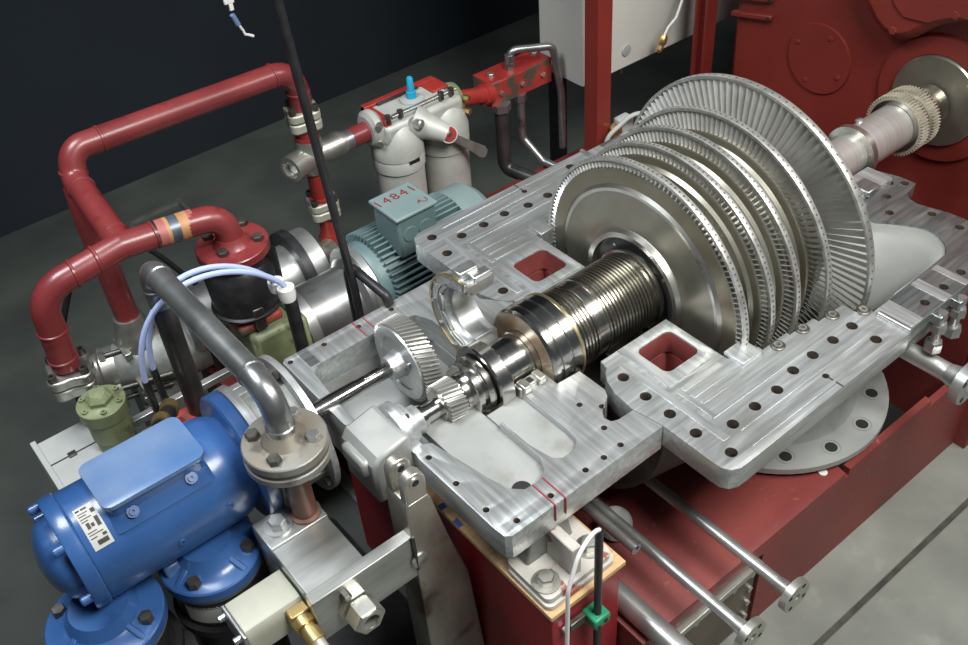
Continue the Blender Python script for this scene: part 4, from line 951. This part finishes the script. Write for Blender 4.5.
# rear silver pump cylinder
SP = thing('silver_pump', 'bare silver cylinder with black flange behind the green pump', 'pump', (-1.25, 1.25, -.55))
put('cylinder', MB().lathe([(0, .06), (.0, .10), (.02, .115), (.48, .115)], (-1.50, 1.25, -.36), XA, 48), 'pipe_silver', SP)
put('black_flange', MB().tubering((-1.035, 1.25, -.36), (-1.0, 1.25, -.36), .165, .08, 48), 'black_paint', SP)
put('pale_ring', MB().tubering((-1.0, 1.25, -.36), (-.935, 1.25, -.36), .145, .06, 48), 'pipe_silver', SP)
put('outlet_bend', MB().tube(fillet([(-.80, 1.38, -.44), (-.86, 1.34, -.42), (-1.02, 1.28, -.38)], .05), .045, 18), 'zinc', SP)
put('cradle', MB().box(-1.45, -1.10, 1.17, 1.33, -.55, -.44), 'pipe_dark', SP)
solo('aux_skid', MB().box(-1.47, -1.085, .70, 1.36, -.62, -.552).box(-1.46, -1.39, .72, 1.34, FLOOR, -.62).box(-1.2, -1.1, .72, 1.34, FLOOR, -.62), 'red_base', 'red skid under the green and silver pumps', 'skid')

# ================================================================== twin filter
TF = thing('twin_filter', 'pale cast twin oil filter with red trim and blue vent cap', 'filter', (-.29, 1.40, FLOOR))
fy = 1.39
for x, zz_ in ((-.405, -.215), (-.175, -.225)):
    put('bowl', MB().lathe([(0, 0), (0, .06), (.02, .09), (.05, .096), (.78, .100)], (x, fy, FLOOR), ZA, 44), 'filter_cast', TF)
    put('head', MB().lathe([(0, .100), (.004, .106), (.05, .108), (.058, .104), (.062, .108), (.10, .108), (.17, .085), (.20, .06)], (x, fy, zz_), ZA, 44), 'filter_cast', TF)
put('label_strip', MB().box(-.425, -.375, fy - .1085, fy - .104, -.168, -.152), 'black_rubber', TF)
put('bridge', MB().box(-.49, -.10, 1.325, 1.475, -.10, .005), 'filter_cast', TF, bev=.025)
put('cover_plate', MB().box(-.445, -.145, 1.345, 1.485, .004, .018), 'filter_cast', TF, bev=.003)
put('red_frame', MB().box(-.475, -.125, 1.485, 1.515, -.02, .030).box(-.475, -.445, 1.34, 1.515, -.02, .028), 'red_bright', TF, bev=.003, label='red painted frame bars')
put('red_frame', MB().box(-.20, -.12, 1.40, 1.50, .016, .028), 'red_bright', TF, bev=.003)
put('clamp_rod', MB().cyl((-.44, 1.345, .028), (-.12, 1.350, .028), .007, n=12).box(-.43, -.13, 1.352, 1.362, .016, .030), 'pipe_silver', TF)
put('clamp_rod', MB().cyl((-.42, 1.475, .028), (-.22, 1.475, .028), .006, n=12), 'black_paint', TF)
for x in (-.46, -.40, -.20, -.15):
    put('clamp_nut', MB().cyl((x, 1.345, .015), (x, 1.345, .045), .013, n=12), 'bolt_dark', TF)
vc = put('vent_boss', MB().lathe([(0, .05), (.01, .048), (.015, .03)], (-.293, 1.415, .018), ZA, 28), 'filter_cast', TF)
put('vent_cap', MB().lathe([(0, .022), (.03, .020), (.032, .014), (.085, .013), (.09, .010)], (-.293, 1.415, .03), ZA, 20), 'blue_bright', TF, label='bright blue vent cap')
a_, b_ = Vector((-.33, 1.36, -.04)), Vector((-.246, 1.255, -.088)); dv = (b_ - a_).normalized()
put('changeover_arm', MB().lathe([(0, .075), (.07, .05), (.13, .04), ((b_ - a_).length, .037)], a_, dv, 28), 'filter_cast', TF)
put('red_button', MB().lathe([(0, .035), (.006, .034), (.006, 0)], b_, dv, 28, False).cyl(b_ + dv * .006, b_ + dv * .008, .012), 'red_bright', TF)
kv = Vector((-.25, -.85, .35)).normalized()
put('pivot_cap', MB().lathe([(-.04, .036), (.018, .036)], b_, kv, 28), 'filter_cast', TF)
put('pivot_disc', MB().lathe([(.0, .031), (.003, .030), (.003, 0)], b_ + kv * .018, kv, 28, False), 'red_bright', TF)
put('pivot_pin', MB().cyl(b_ + kv * .02, b_ + kv * .023, .010, n=14), 'bolt_dark', TF)
hv = (Vector((-.086, 1.235, -.235)) - b_).normalized(); sd = hv.cross(dv).normalized()
hp = [(0, -.014), (.13, -.020), (.19, -.026), (.21, -.018), (.215, 0), (.21, .018), (.19, .026), (.13, .020), (0, .014)]
put('lever_handle', MB().sweep(hp, b_ + dv * -.008 + hv * .02, hv, sd, dv, .009), 'zinc', TF, bev=.002)
put('arm_plug', MB().lathe([(0, .022), (.05, .020), (.055, .012)], (-.36, 1.33, -.02), (.2, -.9, .1), 16), 'bolt_light', TF)
put('inlet_flange', MB().lathe([(0, .06), (.012, .078), (.035, .080), (.05, .07), (.06, .05)], (-.52, 1.42, -.03), XA, 24), 'filter_cast', TF)
bolts(TF, [(-.49, 1.36, -.06), (-.49, 1.36, .01), (-.49, 1.48, .01)], (-.6, -.6, 0), .016, .03, 'zinc')
put('outlet_flange', MB().lathe([(0, .06), (.02, .070), (.04, .066), (.05, .05)], (-.11, 1.43, -.06), XA, 24), 'green_paint', TF)
bolts(TF, [(-.08, 1.36, -.09), (-.08, 1.36, -.03)], (.3, -.8, 0), .014, .03, 'brass')
solo('filter_outlet_pipe', MB().cyl((-.058, 1.43, -.075), (.135, 1.46, -.135), .036, n=20).cyl((.09, 1.454, -.121), (.13, 1.459, -.134), .046, n=20), 'red_bright', 'short red pipe between twin filter and the red manifold', 'pipe')
# red distribution manifold with pipes
RM = thing('distribution_manifold', 'red block manifold with bare corners above three dark pipes', 'manifold', (.31, 1.51, -.21))
put('block', MB().box(.135, .485, 1.45, 1.575, -.205, -.092), 'red_worn', RM, bev=.004)
put('cover', MB().box(.135, .485, 1.452, 1.575, -.0925, -.088), 'red_bright', RM, bev=.002)
bolts(RM, [(.19, 1.449, -.15), (.31, 1.449, -.15), (.43, 1.449, -.15)], (0, -1, 0), .012, .012, 'zinc')
bolts(RM, [(.185, 1.51, -.088), (.45, 1.53, -.088)], ZA, .017, .014, 'zinc')
def dpipe(pts, r, label, m='pipe_dark', R=.05, extra=None):
    t = thing('oil_line', label, 'pipe', (Vector(pts[0]) + Vector(pts[-1])) / 2, 'oil lines below the red manifold')
    put('pipe', MB().tube(fillet(pts, R, 6), r, 16), m, t)
    put('nut', MB().lathe([(0, r * 1.45), (.035, r * 1.45)], Vector(pts[0]) + Vector((0, 0, -.03)), ZA, 6), 'pipe_steel', t)
    return t
dpipe([(.185, 1.45, -.20), (.185, 1.45, -.53), (.24, 1.30, -.545), (.26, 1.16, -.545)], .031, 'thickest dark pipe dropping from the red manifold', 'pipe_dark')
dpipe([(.305, 1.46, -.205), (.305, 1.46, -.42), (.34, 1.36, -.52), (.38, 1.20, -.535)], .019, 'middle grey pipe dropping from the red manifold', 'pipe_steel')
dpipe([(.285, 1.50, -.06), (.285, 1.50, .0), (.47, 1.425, -.02), (.505, 1.41, -.25), (.51, 1.41, -.54)], .017, 'thin grey pipe looping from the manifold top', 'pipe_steel', .035)
put('elbow_fitting', MB().cyl((.285, 1.50, -.09), (.285, 1.50, -.02), .022, n=8), 'pipe_steel', RM)

# ================================================================== posts, cabinet, instruments
for x, lb in ((.432, 'red steel post standing right before the white cabinet'), (1.095, 'red steel post between the cabinet and the big red gear case')):
    solo('steel_post', MB().box(x - .035, x + .035, 1.07, 1.082, -.55, 1.7).box(x - .035, x + .035, 1.128, 1.14, -.55, 1.7).box(x - .006, x + .006, 1.08, 1.13, -.55, 1.7) if x > 1 else MB().box(x - .04, x + .04, 1.062, 1.076, -.55, 1.7).box(x - .04, x - .026, 1.076, 1.14, -.55, 1.7), 'red_gearcase', lb, 'post', base=(x, 1.1, -.55), bev=.002, group='red steel posts')
WC = thing('white_cabinet', 'off-white steel cabinet raised behind the red post', 'cabinet', (1.1, 1.45, -.55))
put('body', MB().box(.533, 1.75, 1.30, 1.585, -.20, 1.5), 'cabinet_paint', WC, bev=.006)
put('leg', MB().box(.56, .62, 1.50, 1.56, -1.0, -.20), 'black_paint', WC)
put('leg', MB().box(1.60, 1.66, 1.50, 1.56, -1.0, -.20), 'black_paint', WC)
put('lock', MB().lathe([(0, .028), (.006, .026), (.008, 0)], (.80, 1.299, -.115), (0, -1, 0), 20, False), 'panel_grey', WC)
put('drain_nipple', MB().cyl((.80, 1.33, -.235), (.80, 1.33, -.20), .010, n=10), 'bolt_dark', WC)
PC = thing('plug_cable', 'white cable with brass plug hanging down before the white cabinet', 'cable', (.92, 1.22, -.13))
put('cable', MB().tube([(1.12, 1.235, .62), (1.10, 1.22, .30), (1.065, 1.21, .09), (1.01, 1.20, .0), (.96, 1.20, -.03), (.935, 1.20, -.065)], .006, 8), 'white_plastic', PC)
put('plug', MB().lathe([(0, .012), (.015, .020), (.04, .020), (.05, .014), (.07, .016), (.085, .006)], (.940, 1.20, -.055), (-.45, 0, -1), 16), 'brass', PC)
IC = thing('pressure_switch', 'small grey switch unit with red knob beside the black bottle behind the discs', 'switch', (.54, 1.04, -.55))
put('box', MB().box(.50, .575, 1.02, 1.075, -.33, -.245), 'panel_grey', IC, bev=.008)
put('face', MB().box(.494, .50, 1.02, 1.07, -.36, -.27), 'white_plastic', IC, bev=.002)
put('red_knob', MB().cyl((.53, 1.02, -.31), (.53, 1.01, -.31), .010, n=12), 'red_bright', IC)
put('stand', MB().cyl((.54, 1.045, -.55), (.54, 1.045, -.33), .016, n=12), 'zinc', IC)
put('brass_tail', MB().cyl((.51, 1.01, -.37), (.56, .99, -.35), .012, n=12), 'brass', IC)
BB = thing('black_bottle', 'slim black cylinder with pale cap right of the red post', 'accumulator', (.475, 1.03, -.55))
put('body', MB().lathe([(0, .026), (.24, .026), (.25, .022)], (.485, 1.04, -.55), ZA, 20), 'black_paint', BB)
put('cap', MB().lathe([(0, .028), (.035, .028), (.04, .02)], (.485, 1.04, -.305), ZA, 20), 'brass', BB)
solo('grey_hose', MB().tube(fillet([(.40, 1.03, -.36), (.42, 1.02, -.28), (.52, .98, -.20), (.66, .93, -.22), (.74, .90, -.34)], .08), .010, 10), 'panel_grey', 'grey hose arching over the switch beside the large disc', 'hose')
t = thing('coil_fitting', 'dark ribbed fitting between the switch and the largest disc', 'fitting', (.62, .98, -.55))
put('body', MB().lathe([(0, .02), (.20, .02)] + [(.20 + .012 * i, .030 if i % 2 else .024) for i in range(8)] + [(.30, .018)], (.62, .98, -.55), ZA, 18), 'bolt_dark', t)
HT = thing('hanging_tool', 'small blue-handled tool dangling on a wire in the dark background', 'tool', (-1.04, 1.2, .60))
put('wire', MB().tube([(-1.06, 1.2, 1.6), (-1.05, 1.2, .80), (-1.042, 1.2, .735)], .0025, 6), 'black_paint', HT)
put('clip', MB().box(-1.062, -1.030, 1.195, 1.205, .728, .748).box(-1.05, -1.036, 1.195, 1.205, .705, .728), 'white_plastic', HT, bev=.002)
put('blue_sleeve', MB().cyl((-1.045, 1.2, .692), (-1.033, 1.2, .655), .0085, n=12), 'blue_sheen', HT)
put('hook', MB().tube([(-1.033, 1.2, .656), (-1.022, 1.2, .632), (-1.018, 1.2, .618), (-1.006, 1.2, .612), (-.992, 1.2, .603)], .0045, 8), 'white_plastic', HT)
solo('floor_frame', MB().box(-1.145, -.826, 3.005, 3.025, FLOOR, FLOOR + .02).box(-.846, -.826, 2.74, 3.005, FLOOR, FLOOR + .02).box(-1.145, -1.125, 2.74, 3.005, FLOOR, FLOOR + .02), 'zinc', 'thin bright metal frame lying on the dark floor behind the red tee', 'floor frame')
cu_ = [(-1.86 + .62 * i / 14, 1.75, -.62 + .42 * math.sin(PI * i / 14)) for i in range(15)]
solo('black_hose_loop', MB().tube([(-1.86, 1.75, -.99)] + cu_ + [(-1.24, 1.75, -.99)], .012, 10), 'black_rubber', 'black hose looping up from the floor behind the red pipe', 'hose')

# ================================================================== large red gear case on the right
RG = thing('gear_case', 'large red cast gear case filling the upper right corner', 'gear case', (1.9, 0, FLOOR))
def yz(poly, x0, d, bev=0): return MB().sweep(poly, (x0, 0, 0), YA, ZA, XA, d)
put('body', yz([(.965, FLOOR), (.985, .03), (.975, .30), (.90, .60), (.60, .85), (-.9, .85), (-1.0, FLOOR)], 1.15, 1.6), 'red_gearcase', RG, bev=.02)
put('edge_rib', yz([(.995, .135), (.79, .175), (.79, .150), (.995, .105)], 1.125, .03), 'red_gearcase', RG, bev=.006)
put('edge_rib', yz([(.995, .055), (.785, .095), (.785, .070), (.995, .030)], 1.125, .03), 'red_gearcase', RG, bev=.006)
put('rib_hole', MB().cyl((1.1245, .80, .158), (1.1235, .80, .158), .010, n=12).cyl((1.1245, .795, .078), (1.1235, .795, .078), .010, n=12), 'dark_void', RG)
cv = put('round_cover', MB().lathe([(0, .150), (.012, .148), (.012, 0)], (1.152, .535, -.02), (-1, .0, 0), 56, False), 'red_gearcase', RG)
bolts(cv, ringpts((1.14, .535, -.02), XA, .115, 4, .4), (-1, 0, 0), .009, .006, 'red_gearcase')

put('case_flange', yz([(.45, .85), (.37, .34), (.285, .243), (.235, .212), (.17, .202), (.115, .229), (.035, .302), (-.047, .346), (-.35, .36), (-.35, .85)], 1.06, .12), 'red_gearcase', RG, bev=.035)
put('case_panel', yz([(.30, .85), (.214, .345), (.163, .304), (.065, .310), (.007, .345), (-.043, .365), (-.33, .38), (-.33, .85)], 1.052, .03), 'red_gearcase', RG, bev=.006)
bolts(RG, [(1.06, .19, .245), (1.06, -.03, .372)], (-1, 0, 0), .016, .01, 'red_gearcase')
put('bearing_ring', MB().lathe([(0, .255), (.02, .245), (.022, .18)], (1.152, 0, 0), (-1, 0, 0), 64, False), 'red_gearcase', RG)
put('shaft_flange', MB().lathe([(0, .178), (.03, .178), (.036, .173), (.05, .10), (.055, .09), (.055, 0)], (1.15, 0, 0), (-1, 0, 0), 72, False), 'disc_steel', RG, label='polished steel shaft flange')
